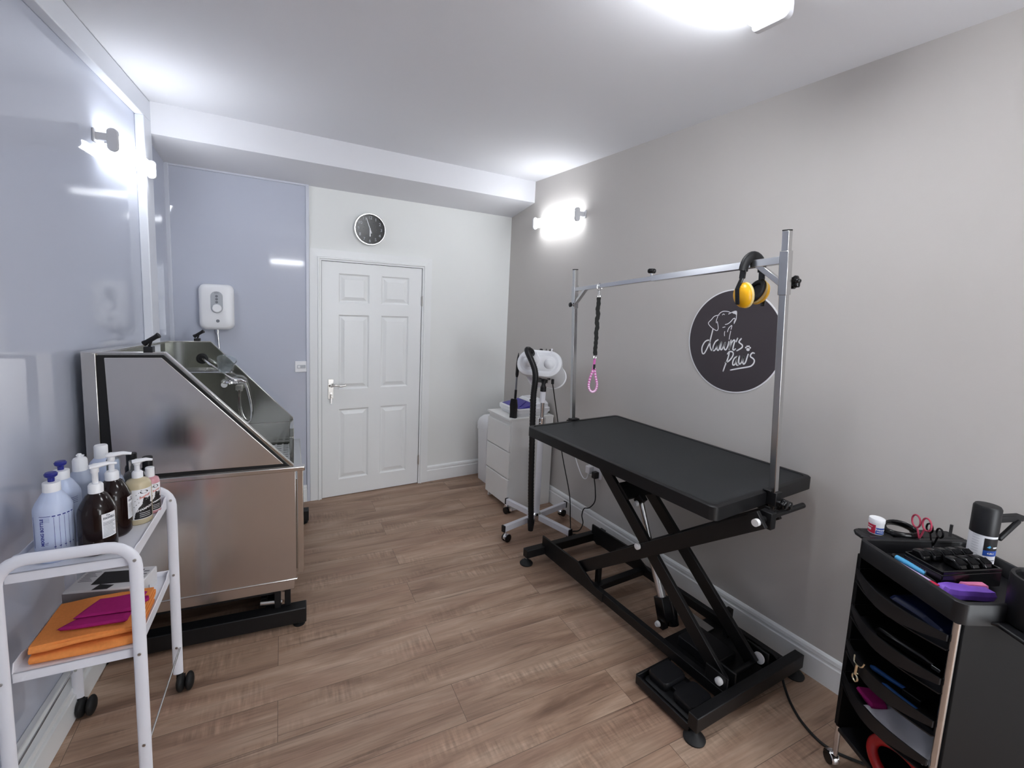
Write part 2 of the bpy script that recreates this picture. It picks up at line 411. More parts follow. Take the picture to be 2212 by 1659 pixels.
# door
dx0, dx1, dz = 0.621, 1.459, 1.987
yf = D-0.012
door = thing('door_1', 'white six-panel door under the wall clock', None, (dx0, D, 0)); struct(door)
def door_leaf():
    mb = MB(); w = dx1-dx0; rowz = [(0.045*dz, 0.165*dz), (0.215*dz, 0.53*dz), (0.615*dz, 0.925*dz)]
    rowz = [(dz-b_, dz-a_) for a_, b_ in rowz]
    cols = [(0.155*w, 0.452*w), (0.572*w, 0.862*w)]
    xs = sorted({0, w, *[c for p in cols for c in p]}); zs = sorted({0.006, dz, *[c for p in rowz for c in p]})
    y = -0.012
    for i in range(len(xs)-1):
        for j in range(len(zs)-1):
            x0_, x1_, z0_, z1_ = xs[i], xs[i+1], zs[j], zs[j+1]
            if any(abs(x0_-c[0]) < 1e-6 for c in cols) and any(abs(z0_-r[0]) < 1e-6 for r in rowz):
                lv = [(0, 0), (0.012, 0.010), (0.020, 0.010), (0.048, 0.001)]
                R = []
                for ins, dep in lv: R.append([(x0_+ins, y+dep, z0_+ins), (x1_-ins, y+dep, z0_+ins), (x1_-ins, y+dep, z1_-ins), (x0_+ins, y+dep, z1_-ins)])
                for a_, b_ in zip(R, R[1:]):
                    for k in range(4): mb.add([a_[k], a_[(k+1) % 4], b_[(k+1) % 4], b_[k]], [(0, 1, 2, 3)])
                mb.poly(R[-1])
            else:
                mb.poly([(x0_, y, z0_), (x1_, y, z0_), (x1_, y, z1_), (x0_, y, z1_)])
    return mb
lf = door_leaf(); w_ = dx1-dx0
lf.add([(0, -0.012, 0.006), (0, 0.02, 0.006), (0, 0.02, dz), (0, -0.012, dz), (w_, -0.012, 0.006), (w_, 0.02, 0.006), (w_, 0.02, dz), (w_, -0.012, dz)],
       [(0, 3, 2, 1), (4, 5, 6, 7), (3, 7, 6, 2), (0, 1, 5, 4)])
lf.build('door_leaf', 'gloss_white', door, smooth=False)
ar = MB()
prof = [(0.004, 0.0), (0.004, -0.022), (0.016, -0.022), (0.02, -0.03), (0.03, -0.03), (0.034, -0.022), (0.092, -0.018), (0.092, 0)]
def arch_leg(sign, x):
    ar.prism([(sign*a_, y_) for a_, y_ in prof], (x, 0, 0), (1, 0, 0), (0, 1, 0), (0, 0, dz+0.094))
for a_, b_ in zip(prof, prof[1:]+prof[:1]):
    ring0 = []; ring1 = []
    for a in (a_, b_):
        k, y_ = a
        ring0.append([(-k, y_, 0), (-k, y_, dz+k), (w_+k, y_, dz+k), (w_+k, y_, 0)])
    for i in range(3): ar.add([ring0[0][i], ring0[0][i+1], ring0[1][i+1], ring0[1][i]], [(0, 1, 2, 3)])
ar.build('architrave', 'gloss_white', door, angle=20)
dg_ = MB().bb((-0.004, -0.006, 0), (0.0, 0.02, dz+0.003)); dg_.bb((w_, -0.006, 0), (w_+0.004, 0.02, dz+0.003)); dg_.bb((0, -0.006, dz), (w_, 0.02, dz+0.004))
dg_.build('door_gap', 'black_plastic', door, smooth=False)
hd = MB(); hz = 0.95; hx = 0.068
hd.bb((hx-0.021, -0.02, hz-0.09), (hx+0.021, -0.012, hz+0.075))
hd.cyl((hx, -0.02, hz+0.02), (hx, -0.055, hz+0.02), 0.011)
hd.tube([(hx-0.005, -0.055, hz+0.02), (hx+0.03, -0.057, hz+0.028), (hx+0.07, -0.057, hz+0.02), (hx+0.115, -0.054, hz+0.026)], [(0.008, 0.008)]*19, 10)
hn = hd.build('door_handle', 'nickel', door, bevel=0.001)
kb = MB(); kb.cyl((hx, -0.02, hz-0.045), (hx, -0.028, hz-0.045), 0.009); kb.bb((hx-0.0015, -0.05, hz-0.05), (hx+0.0015, -0.028, hz-0.043))
kb.cyl((hx-0.001, -0.045, hz-0.065), (hx+0.001, -0.045, hz-0.065), 0.012); kb.bb((hx-0.003, -0.047, hz-0.125), (hx+0.003, -0.044, hz-0.07))
kb.build('door_key', 'chrome', door)
for zz in (0.23, 1.70):
    h_ = MB().bb((w_-0.004, -0.02, zz-0.04), (w_+0.012, -0.012, zz+0.04)); h_.cyl((w_+0.003, -0.022, zz-0.045), (w_+0.003, -0.022, zz+0.045), 0.006, n=10)
    h_.build('hinge', 'nickel', door)
# ------------------------------------------------------------------ lamps
def batten_wall(name, label, o, along, out, L, d):
    """slim tube light held off the wall on two brackets; o = centre on wall, along = unit along, out = unit off the wall"""
    t = thing(name, label, 'wall light', o, 0, 'tube lights on the side walls')
    A, O, Z = V3(along), V3(out), V3((0, 0, 1))
    P = lambda a, o_, z: A*a + O*o_ + Z*z
    mb = MB(); prof = rrect(0.036, 0.076, 0.017, 6)
    mb.prism(prof, P(-L/2, d, 0), O, Z, A*L)
    mb.build('tube', LAMP_WALL, t)
    bk = MB(); bk.bar(P(-L/2, d-0.028, 0), P(L/2, d-0.028, 0), 0.02, 0.026, Z); bk.build('spine', 'lamp_end', t, bevel=0.003)
    for s in (-1, 1):
        e = MB()
        e.prism(rrect(0.044, 0.105, 0.02), P(s*L/2, d, 0.004), O, Z, A*0.02*s)
        e.build('end_cap', 'lamp_end', t, bevel=0.004)
        k = MB(); k.bar(P(s*(L/2+0.006), 0.006, 0.012), P(s*(L/2+0.006), d-0.015, 0.012), 0.03, 0.034, Z)
        k.bar(P(s*(L/2+0.006), 0, 0.012), P(s*(L/2+0.006), 0.008, 0.012), 0.06, 0.06, Z)
        k.build('bracket', 'lamp_end', t, bevel=0.003)
    return t
batten_wall('wall_light', 'lit tube light on brackets on the glossy grey-blue panelled wall above the steel bath', LW(-0.045, -0.40, 2.395), VV, U, 0.56, 0.07)
batten_wall('wall_light.001', 'lit tube light on the greige wall beside the bulkhead above the hair dryer', (W, 3.222, 2.42), (0, 1, 0), (-1, 0, 0), 0.57, 0.07)
def ceiling_batten(label, loc):
    t = thing('ceiling_light', label, 'ceiling light', loc)
    m = MB(); m.prism(rrect(0.125, 0.06, 0.02), (-0.3, 0, -0.032), (0, 1, 0), (0, 0, 1), (0.6, 0, 0)); m.build('diffuser', LAMP, t)
    for s in (-1, 1):
        e = MB(); e.prism(rrect(0.137, 0.07, 0.02), (0.3*s, 0, -0.035), (0, 1, 0), (0, 0, 1), (0.028*s, 0, 0)); e.build('end_cap', 'lamp_end', t, bevel=0.003)
    MB().bb((-0.3, -0.055, -0.004), (0.3, 0.055, 0)).build('base_plate', 'lamp_end', t)
ceiling_batten('lit batten light fixed flat on the ceiling at the top edge of the picture', (1.36, 1.083, H))
ceiling_batten('fill batten light added on the ceiling behind the viewer, out of view', (1.72, -0.9, H))  # unseen extra batten, added as fill behind the camera
batten_wall('wall_light.002', 'lit tube light on the rear wall behind the viewer', (0.94, Y0, 2.31), (1, 0, 0), (0, 1, 0), 0.58, 0.07)

# ------------------------------------------------------------------ clock
t = thing('wall_clock', 'round wall clock with black face and silver rim above the door', 'clock', (0.995, D, 2.274))
R = 0.131
m = MB(); m.lathe([(R, 0), (R, 0.03), (R-0.004, 0.037), (R-0.011, 0.037), (R-0.014, 0.03), (R-0.014, 0.026), (0.0001, 0.026)], X=Matrix.Rotation(PI/2, 4, 'X'), n=64)
m.build('rim', 'steel_tube', t)
m = MB(); m.lathe([(R-0.014, 0.0262), (0.0001, 0.0264)], X=Matrix.Rotation(PI/2, 4, 'X'), n=64, caps=False)
face = m.build('dial', 'black_gloss', t)
for h in range(1, 13):
    a = PI/2 - 2*PI*h/12; r = 0.093
    nm = MB().text(str(h), 0.034, planar((r*math.cos(a), -0.0272, r*math.sin(a)), (1, 0, 0), (0, 0, 1)))
    nm.build('numeral', 'grey_plastic', face, smooth=False)
mk_ = mat('dim_marks', srgb(78, 80, 86), 0.5)
for h in range(12):
    a = 2*PI*h/12; MB().cyl((0.055*math.cos(a), -0.0262, 0.055*math.sin(a)), (0.055*math.cos(a), -0.0268, 0.055*math.sin(a)), 0.003, n=8).build('hour_mark', mk_, face)
def hand(name, ang, L, w, y, back):
    d = V3((math.sin(ang), 0, math.cos(ang))); MB().bar(-d*back+V3((0, y, 0)), d*L+V3((0, y, 0)), 0.0015, w, d.cross(V3((0, 1, 0)))).build(name, 'white_plastic', t)
hand('minute_hand', math.radians(-20), 0.095, 0.006, -0.031, 0.035)
hand('hour_hand', math.radians(179), 0.058, 0.008, -0.029, 0.01)

# ------------------------------------------------------------------ shower heater, switch
t = thing('shower_heater', 'white electric shower heater box on the grey-blue panel above the bath', 'shower unit', (-0.094, D-0.008, 1.595))
def loft(levels, n=6):
    """levels: (w, h, r, y, cz) rounded rectangles stacked along -y"""
    mb = MB(); rings = []
    for w, h, r, y, cz in levels: rings.append([(a, y, b+cz) for a, b in rrect(w, h, r, n)])
    k = len(rings[0]); vs = [p for r_ in rings for p in r_]
    fs = [(i*k+j, i*k+(j+1) % k, (i+1)*k+(j+1) % k, (i+1)*k+j) for i in range(len(rings)-1) for j in range(k)]
    fs += [tuple(range(k)), tuple(range((len(rings)-1)*k, len(rings)*k))]
    return mb.add(vs, fs)
loft([(0.2, 0.30, 0.03, 0, 0), (0.215, 0.325, 0.04, -0.03, 0), (0.215, 0.325, 0.045, -0.06, 0), (0.20, 0.31, 0.045, -0.077, 0), (0.17, 0.28, 0.04, -0.084, 0), (0.1, 0.2, 0.03, -0.086, 0)]).build('casing', 'white_plastic', t, angle=50)
cp = MB(); cp.prism(rrect(0.074, 0.155, 0.036), (0, -0.082, 0.035), (1, 0, 0), (0, 0, 1), (0, -0.008, 0)); cpo = cp.build('control_plate', 'grey_plastic', t, bevel=0.002)
for k in range(3):
    MB().cyl((0, -0.089, 0.078-k*0.021), (0, -0.093, 0.078-k*0.021), 0.0085).build('button', 'ink_grey', cpo)
lm = MB(); lm.bb((-0.013, -0.0912, 0.100), (0.013, -0.090, 0.1035)); lm.build('brand_mark', 'ink_grey', cpo)
MB().lathe([(0.030, 0), (0.028, 0.018), (0.024, 0.021), (0.0001, 0.021)], (0, 0, 0), 32, Matrix.Translation((0, -0.088, -0.008)) @ Matrix.Rotation(PI/2, 4, 'X')).build('dial', 'white_plastic', cpo)
MB().lathe([(0.011, 0), (0.011, 0.004), (0.0001, 0.004)], (0, 0, 0), 24, Matrix.Translation((0.004, -0.085, -0.098)) @ Matrix.Rotation(PI/2, 4, 'X')).build('badge', 'ink_grey', t)
pm = MB(); pm.cyl((0.0, -0.04, -0.19), (0.0, -0.04, -0.155), 0.012); pm.tube([(0, -0.04, -0.185), (0.004, -0.045, -0.25), (0.006, -0.05, -0.34), (0.0, -0.05, -0.50)], 0.0075, 12)
pm.build('supply_hose', 'chrome', t)
t = thing('fan_switch', 'small white square switch plate on the panel left of the door', 'switch', (0.463, D-0.008, 1.138))
m = MB(); m.prism(rrect(0.088, 0.088, 0.006), (0, 0, 0), (1, 0, 0), (0, 0, 1), (0, -0.009, 0)); m.build('plate', 'white_plastic', t, bevel=0.003)
m = MB(); m.prism(rrect(0.062, 0.026, 0.005), (0.003, -0.009, 0), (1, 0, 0), (0, 0, 1), (0, -0.004, 0)); rk = m.build('rocker_surround', 'grey_plastic', t, bevel=0.001)
MB().bb((-0.024, -0.017, -0.009), (-0.006, -0.012, 0.009)).build('rocker', 'white_plastic', rk, bevel=0.001)

# ------------------------------------------------------------------ dog bath
tub = thing('dog_bath', 'stainless steel dog grooming bath on a black lift frame along the left wall', 'bath', P0, -AL)
def T(a, b, z): k = b+1.08; return V3((a-0.04*k, b, z-0.055*k))
def tb(mb, lo, hi, raw=False):
    vs = []
    for z in (lo[2], hi[2]):
        for b_ in (lo[1], hi[1]):
            for a_ in (lo[0], hi[0]): vs.append(V3((a_, b_, z)) if raw else T(a_, b_, z))
    return mb.add(vs, [(0, 2, 3, 1), (4, 5, 7, 6), (0, 1, 5, 4), (2, 6, 7, 3), (0, 4, 6, 2), (1, 3, 7, 5)])
def tprism(mb, poly, b0, b1):
    n = len(poly); vs = [T(a, b0, z) for a, z in poly] + [T(a, b1, z) for a, z in poly]
    return mb.add(vs, [tuple(range(n-1, -1, -1)), tuple(range(n, 2*n))] + [(i, (i+1) % n, (i+1) % n+n, i+n) for i in range(n)])
bN, bF = -1.08, 0.2
m = MB(); tb(m, (0.0, bN, 0.262), (0.81, bN+0.02, 0.84)); m.build('side_panel', 'steel_side', tub, bevel=0.003)
m = MB(); tb(m, (0.01, bN+0.006, 0.205), (0.80, bN+0.02, 0.262)); tb(m, (0.0, bN-0.004, 0.258), (0.815, bN+0.01, 0.266)); m.build('bottom_flange', 'steel_side', tub, bevel=0.003)
m = MB(); tb(m, (0.815, bN, 0.29), (0.845, bN+0.03, 0.84)); m.build('corner_post', 'steel_rim', tub, bevel=0.003)
m = MB(); tb(m, (-0.02, bN-0.014, 0.838), (0.852, bN+0.03, 0.862)); m.build('rim', 'steel_rim', tub, bevel=0.005)
m = MB(); tprism(m, [(0.0, 0.862), (0.0, 1.43), (0.289, 1.43), (0.80, 0.862)], bN, bN+0.02)
up = m.build('splash_side', 'steel_in', tub)
m = MB(); tprism(m, [(0.052, 0.864), (0.052, 1.422), (0.284, 1.422), (0.784, 0.866)], bN-0.006, bN+0.001); m.build('seal', 'rubber', up)
m = MB(); tprism(m, [(0.090, 0.884), (0.078, 1.412), (0.279, 1.412), (0.757, 0.882)], bN-0.012, bN-0.004); m.build('side_plate', 'steel_side', up, bevel=0.003)
m = MB(); tprism(m, [(0.0, 0.862), (0.0, 1.43), (0.05, 1.43), (0.05, 0.862)], bN-0.010, bN); m.build('flange', 'steel_rim', up, bevel=0.003)
# rolled edge along top and slope (near and far)
def edge(b, name):
    e = MB(); pts = [T(0.0, b, 1.432), T(0.289, b, 1.432), T(0.80, b, 0.865)]
    e.bar(pts[0], pts[1], 0.024, 0.008); e.bar(pts[1], pts[2], 0.024, 0.008, (0, 0, 1)); return e.build(name, 'steel_rim', tub, bevel=0.002)
edge(bN+0.008, 'rolled_edge'); edge(bF, 'rolled_edge')
m = MB(); tprism(m, [(0.0, 0.3), (0.0, 1.43), (0.289, 1.43), (0.80, 0.862), (0.80, 0.3)], bF-0.008, bF+0.008); m.build('far_side', 'steel_in', tub)
m = MB(); tb(m, (0.0, bN+0.021, 0.62), (0.03, bF-0.009, 1.425)); m.build('backsplash', 'steel_in', tub)
m = MB(); tb(m, (-0.01, bN+0.021, 1.425), (0.062, bF-0.009, 1.437)); tb(m, (0.0, bF-0.05, 1.428), (0.275, bF-0.0, 1.436)); m.build('top_ledge', 'steel_rim', tub, bevel=0.002)
m = MB(); tb(m, (0.03, bN+0.021, 0.63), (0.80, bF-0.009, 0.66)); m.build('basin_floor', 'steel_in', tub)
m = MB(); tb(m, (0.035, bF-0.016, 0.834), (0.775, bF-0.0075, 0.838)); m.build('basin_fold', 'steel_rim', tub)
m = MB(); tb(m, (0.778, -0.15, 0.30), (0.805, bF-0.009, 0.858)); m.build('front_wall', 'steel_in', tub, bevel=0.003)
m = MB(); tb(m, (0.80, bN+0.032, 0.30), (0.842, -0.15, 0.785)); tb(m, (0.776, -0.16, 0.3), (0.80, -0.15, 0.80)); m.build('front_gate', 'steel_in', tub, bevel=0.003)
g = MB()
for i in range(20):
    bb_ = bN+0.06+i*0.06; tb(g, (0.42, bb_, 0.661), (0.775, bb_+0.035, 0.675))
for j in range(9):
    aa = 0.42+j*0.0435; tb(g, (aa, bN+0.06, 0.663), (aa+0.012, bF-0.03, 0.677))
g.build('drain_grate', 'grate', tub, smooth=False)
r = MB(); r.tube([(0.04, 0.155, 1.158), (0.37, 0.155, 1.152)], 0.0055, 10, 1); r.tube([(0.04, 0.10, 1.164), (0.36, 0.10, 1.160)], 0.0045, 10, 1)
for a_ in (0.05, 0.2, 0.36): r.tube([(a_, 0.185, 1.155), (a_, 0.10, 1.161)], 0.0045, 8, 1)
r.build('caddy_rail', 'chrome', tub)
m = MB(); m.lathe([(0.036, 0), (0.036, 0.008), (0.022, 0.012), (0.022, 0.004), (0.0001, 0.004)], (0, 0, 0), 28, Matrix.Translation((0.189, 0.192, 1.245)) @ Matrix.Rotation(PI/2, 4, 'X')); m.build('hose_grommet', 'rubber', tub)
m = MB(); m.lathe([(0.020, 0), (0.020, 0.003), (0.0001, 0.004)], (0, 0, 0), 24, Matrix.Translation((0.314, 0.190, 1.058)) @ Matrix.Rotation(PI/2, 4, 'X')); m.build('overflow_cap', 'white_plastic', tub)
# black T-levers on the top edges of the two sides
for c in (V3((0.23, bN+0.012, 1.436)), V3((0.165, bF-0.02, 1.362))):
    l = MB()
    l.box(c+V3((0, 0, 0.010)), (0.034, 0.035, 0.026)); l.cyl(c+V3((0, 0, 0.02)), c+V3((0.012, -0.005, 0.052)), 0.005)
    d = V3((0.62, -0.1, 0.42)).normalized(); e_ = c+V3((0.012, -0.01, 0.055)); l.rings([e_-d*0.036, e_-d*0.02, e_+d*0.02, e_+d*0.036], [0.013, 0.010, 0.010, 0.013], 12)
    l.build('clamp_lever', 'black_plastic', tub, bevel=0.002)
# black lift frame
fr = MB()
for b_ in (-1.10, 0.08): tb(fr, (-0.03, b_, 0.025), (0.855, b_+0.07, 0.105), True)
for a_ in (0.05, 0.66): tb(fr, (a_, -1.03, 0.04), (a_+0.06, 0.08, 0.105), True)
fr.build('base_frame', 'black', tub, bevel=0.004)
s = MB()
s.bar((0.08, -0.98, 0.10), (0.08, 0.0, 0.22), 0.03, 0.05); s.bar((0.69, -0.98, 0.22), (0.69, 0.0, 0.10), 0.03, 0.05)
s.bar((0.12, -0.98, 0.22), (0.12, 0.0, 0.10), 0.03, 0.05); s.bar((0.65, -0.98, 0.10), (0.65, 0.0, 0.22), 0.03, 0.05)
s.build('scissor_arms', 'black', tub, bevel=0.003)
s = MB(); tb(s, (0.02, bN+0.03, 0.18), (0.78, bF-0.05, 0.215), True); s.build('under_frame', 'black', tub, bevel=0.003)
s = MB(); s.bb((0.705, -1.06, 0.105), (0.735, -1.03, 0.23)); s.bb((0.752, -1.055, 0.105), (0.78, -1.035, 0.26)); s.build('lift_strut', 'black', tub, bevel=0.002)
s = MB(); s.bb((0.735, -1.05, 0.14), (0.752, -1.04, 0.25)); s.cyl((0.64, -1.045, 0.14), (0.74, -1.045, 0.13), 0.014); s.build('lift_ram', 'steel_tube', tub)
for a_, b_ in ((0.82, -1.065), (0.0, -1.065), (0.82, 0.115), (0.0, 0.115)):
    MB().lathe([(0.028, 0), (0.03, 0.006), (0.018, 0.012), (0.01, 0.03), (0.0001, 0.03)], (a_, b_, 0), 20).build('foot', 'rubber', tub)
# hand shower hanging in the bath
hs = thing('hand_shower', 'chrome hand shower with metal hose looped inside the steel bath', 'shower head', P0, -AL)
m = MB(); m.tube([(0.189, 0.19, 1.245), (0.20, 0.165, 1.243), (0.237, 0.13, 1.218), (0.30, 0.12, 1.17), (0.37, 0.12, 1.115), (0.425, 0.135, 1.10), (0.45, 0.155, 1.06), (0.468, 0.16, 0.98), (0.482, 0.162, 0.88), (0.476, 0.165, 0.81), (0.455, 0.166, 0.785), (0.425, 0.166, 0.81), (0.405, 0.166, 0.88), (0.403, 0.168, 0.97), (0.41, 0.168, 1.035)], 0.0075, 10, 8); m.build('hose', 'chrome', hs)
m = MB(); m.bb((0.388, 0.14, 1.025), (0.432, 0.18, 1.06)); m.bb((0.393, 0.18, 1.01), (0.428, 0.191, 1.075)); m.build('holder', 'nickel', hs, bevel=0.004)
X = Matrix.Translation((0.36, 0.12, 1.096)) @ Matrix.Rotation(math.radians(6), 4, 'Y')
m = MB(); m.lathe([(0.046, -0.014), (0.055, -0.007), (0.05, 0.005), (0.02, 0.014), (0.0001, 0.015)], (0, 0, 0), 28, X); hd_ = m.build('head', 'chrome', hs)
m = MB(); m.rings([(0.385, 0.122, 1.10), (0.42, 0.13, 1.098), (0.447, 0.15, 1.08)], [0.018, 0.015, 0.012], 14); m.build('handle', 'chrome', hs)
# translucent scoop jug on the rail
jg = tag(MB().lathe([(0.034, 0), (0.04, 0.002), (0.058, 0.085), (0.061, 0.087), (0.060, 0.09), (0.056, 0.088), (0.037, 0.005), (0.0001, 0.004)], (0, 0, 0), 32).build('scoop_jug', 'clear'), 'translucent plastic scoop jug tipped on the rail inside the steel bath', 'jug')
pj = tub.matrix_world if False else Matrix.Translation(P0) @ Matrix.Rotation(-AL, 4, 'Z')
jg.location = pj @ V3((0.328, 0.125, 1.172)); jg.rotation_euler = (math.radians(24), math.radians(12), 0)

# ------------------------------------------------------------------ white trolley
TR = math.atan2(-0.106, 1.0)
TM = Matrix.Translation((-0.281, 1.80, 0)) @ Matrix.Rotation(TR, 4, 'Z')
tr = thing('trolley', 'white metal two-tier trolley on black casters left of the bath', 'trolley', (-0.281, 1.80, 0), TR)
tw, td, tz = 0.33, 0.473, 0.905
def arch(y):
    r = 0.075; pts = [(0, y, 0.075), (0, y, 0.4), (0, y, tz-r)]
    for k in range(1, 7): a = PI/2*k/6; pts.append((-r+r*math.cos(a), y, tz-r+r*math.sin(a)))
    for k in range(0, 7): a = PI/2+PI/2*k/6; pts.append((-tw+r+r*math.cos(a), y, tz-r+r*math.sin(a)))
    pts += [(-tw, y, 0.4), (-tw, y, 0.075)]
    m_ = MB(); m_.rings(pts, [(0.0185, 0.010)]*len(pts), 16, up=(0, 1, 0)); return m_
# oval tube: wide side seen across the arch
fo = arch(0).build('frame_arch', 'white_metal', tr); fo2 = arch(td).build('frame_arch', 'white_metal', tr)
def tray(zl, nm):
    x0, x1, y0, y1, th = -tw+0.012, -0.012, 0.018, td-0.018, 0.004
    m_ = MB(); m_.bb((x0, y0, zl-th), (x1, y1, zl))
    m_.bb((x0, y0, zl-0.032), (x1, y0+0.004, zl)); m_.bb((x0, y1-0.004, zl-0.03), (x1, y1, zl+0.022))
    for xx, hh in ((x0, 0.028), (x1-0.004, 0.012)):
        m_.prism([(y0, zl-0.032), (y1, zl-0.032), (y1, zl+0.022), (y1-0.03, zl+0.020), (y1-0.05, zl+hh*0.7), (y0+0.09, zl+hh*0.7), (y0+0.06, zl+hh), (y0+0.01, zl+hh), (y0, zl+0.001)], (xx, 0, 0), (0, 1, 0), (0, 0, 1), (0.004, 0, 0))
    return m_.build(nm, 'white_metal', tr, bevel=0.0015)
tray(0.858, 'tray'); tray(0.538, 'tray')
for xx in (0.0, -tw):
    MB().tube([(xx+(0.011 if xx == 0 else -0.011), 0.0, 0.195), (xx+(0.011 if xx == 0 else -0.011), td, 0.195)], 0.0035, 8, 1).build('side_rod', 'steel_tube', tr)
for y, xx in ((0, 0), (0, -tw), (td, 0), (td, -tw)):
    for zz in (0.855, 0.53, 0.20):
        MB().cyl((xx, y-0.009, zz), (xx, y-0.0125, zz), 0.005, n=10).build('screw', 'nickel', tr)
    c = MB(); wx, wy = xx+0.026, y-0.012
    for s_ in (-1, 1):
        c.sphere((wx+s_*0.016, wy, 0.037), 0.037, 18, 12, sx=0.46)
    c.cyl((xx, y, 0.085), (xx, y, 0.05), 0.007); c.box((xx+0.01, y-0.002, 0.055), (0.03, 0.02, 0.014))
    c.build('caster', 'rubber', tr)
ZT = 0.8586
def on_trolley(x, y, z=ZT): return TM @ V3((x, y, z))
def wrap(c, r, th0, z0): return lambda x, y: V3((c[0]+r*math.cos(th0+x/r), c[1]+r*math.sin(th0+x/r), z0+y))
def wrap_rect(mb, r, th0, z0, x0, x1, y0, y1, n=14):
    f = wrap((0, 0), r, th0, z0)
    for i in range(n):
        a, b_ = x0+(x1-x0)*i/n, x0+(x1-x0)*(i+1)/n
        mb.add([f(a, y0), f(b_, y0), f(b_, y1), f(a, y1)], [(0, 1, 2, 3)])
    return mb
def pump(parent, z, c=(0, 0), ang=0.0, rc=0.017, h=0.028, stem=0.055, spout=0.05, m_='white_plastic'):
    p = MB(); p.lathe([(rc, z), (rc, z+h*0.8), (rc-0.004, z+h), (0.008, z+h), (0.008, z+h+stem*0.55), (0.0105, z+h+stem*0.6), (0.0105, z+h+stem), (0.006, z+h+stem+0.004), (0.0001, z+h+stem+0.004)], (c[0], c[1], 0), 24)
    d = V3((math.cos(ang), math.sin(ang), 0)); b_ = V3((c[0], c[1], z+h+stem-0.004))
    p.rings([b_-d*0.014, b_+d*0.0, b_+d*spout*0.6+V3((0, 0, 0.002)), b_+d*spout+V3((0, 0, -0.003))], [(0.012, 0.006), (0.015, 0.008), (0.011, 0.006), (0.007, 0.004)], 14)
    return p.build('pump', m_, parent, angle=50)
CAMDIR = -PI/2+0.30
# mixing bottles
def mixing_bottle(label, x, y, show):
    t = thing('mixing_bottle', label, 'bottle', on_trolley(x, y), TR, 'mixing bottles on the top tray')
    b_ = MB(); r = 0.047
    b_.lathe([(r-0.006, 0), (r, 0.008), (r, 0.16), (r-0.001, 0.17), (r-0.006, 0.183), (0.027, 0.209), (0.020, 0.218), (0.019, 0.228), (0.0001, 0.228)], n=40)
    bo = b_.build('body', 'bottle_blue', t, angle=60)
    c = MB(); c.lathe([(0.0215, 0.218), (0.0215, 0.243), (0.021, 0.246), (0.009, 0.248), (0.0001, 0.248)], n=28); c.build('collar', 'white_plastic', t)
    k = MB(); k.lathe([(0.008, 0.246), (0.0085, 0.260), (0.015, 0.265), (0.0165, 0.272), (0.013, 0.277), (0.0001, 0.278)], n=24); k.build('nozzle_cap', 'blue_cap', t)
    if show:
        i_ = MB(); f = wrap((0, 0), r+0.0004, CAMDIR-0.5, 0)
        fr = lambda x_, y_: f(y_, x_)   # vertical text
        g_ = wrap((0, 0), r+0.0004, CAMDIR-0.55, 0.103)
        i_.text('MIXING BOTTLE', 0.0118, lambda x_, y_: g_(-y_, x_), bold=0.0004)
        g2 = wrap((0, 0), r+0.0004, CAMDIR-0.35, 0.066)
        i_.text('1L', 0.011, lambda x_, y_: g2(-y_, x_))
        for q in range(5):
            th = CAMDIR+0.05+q*0.26
            wrap_rect(i_, r+0.0004, th, 0, -0.0004, 0.0004, 0.045, 0.148, 1)
            wrap_rect(i_, r+0.0004, th, 0, -0.004, 0.004, 0.150, 0.1535, 2)
            wrap_rect(i_, r+0.0004, th, 0, -0.003, 0.002, 0.052, 0.0545, 2)
        wrap_rect(i_, r+0.0004, CAMDIR-0.6, 0, -0.004, 0.024, 0.152, 0.1535, 6)
        for q in range(4): wrap_rect(i_, r+0.0004, CAMDIR-0.6, 0, 0.0, 0.021, 0.135+q*0.004, 0.1355+q*0.004, 6)
        for q in range(7): wrap_rect(i_, r+0.0004, CAMDIR-0.55+0.055*q, 0, 0, 0.0012, 0.012, 0.026, 1)
        wrap_rect(i_, r+0.0004, CAMDIR-0.25, 0, -0.004, 0.008, 0.014, 0.026, 4)
        for q in range(2): wrap_rect(i_, r+0.0004, CAMDIR+0.25+0.28*q, 0, -0.003, 0.003, 0.014, 0.024, 2)
        wrap_rect(i_, r+0.0004, CAMDIR-1.15, 0, -0.001, 0.001, 0.05, 0.15, 1)
        i_.build('printed_scale', 'ink_blue', bo, smooth=False)
    else:
        i_ = MB()
        for q in range(4): wrap_rect(i_, r+0.0004, CAMDIR+0.4, 0, -0.004, 0.024, 0.140+q*0.006, 0.1412+q*0.006, 6)
        i_.build('printed_scale', 'ink_blue', bo, smooth=False)
    return t
mixing_bottle('pale blue mixing bottle with blue nozzle, nearest on the trolley top tray', -0.222, 0.088, True)
mixing_bottle('pale blue mixing bottle with blue nozzle behind the front mixing bottle', -0.238, 0.20, False)
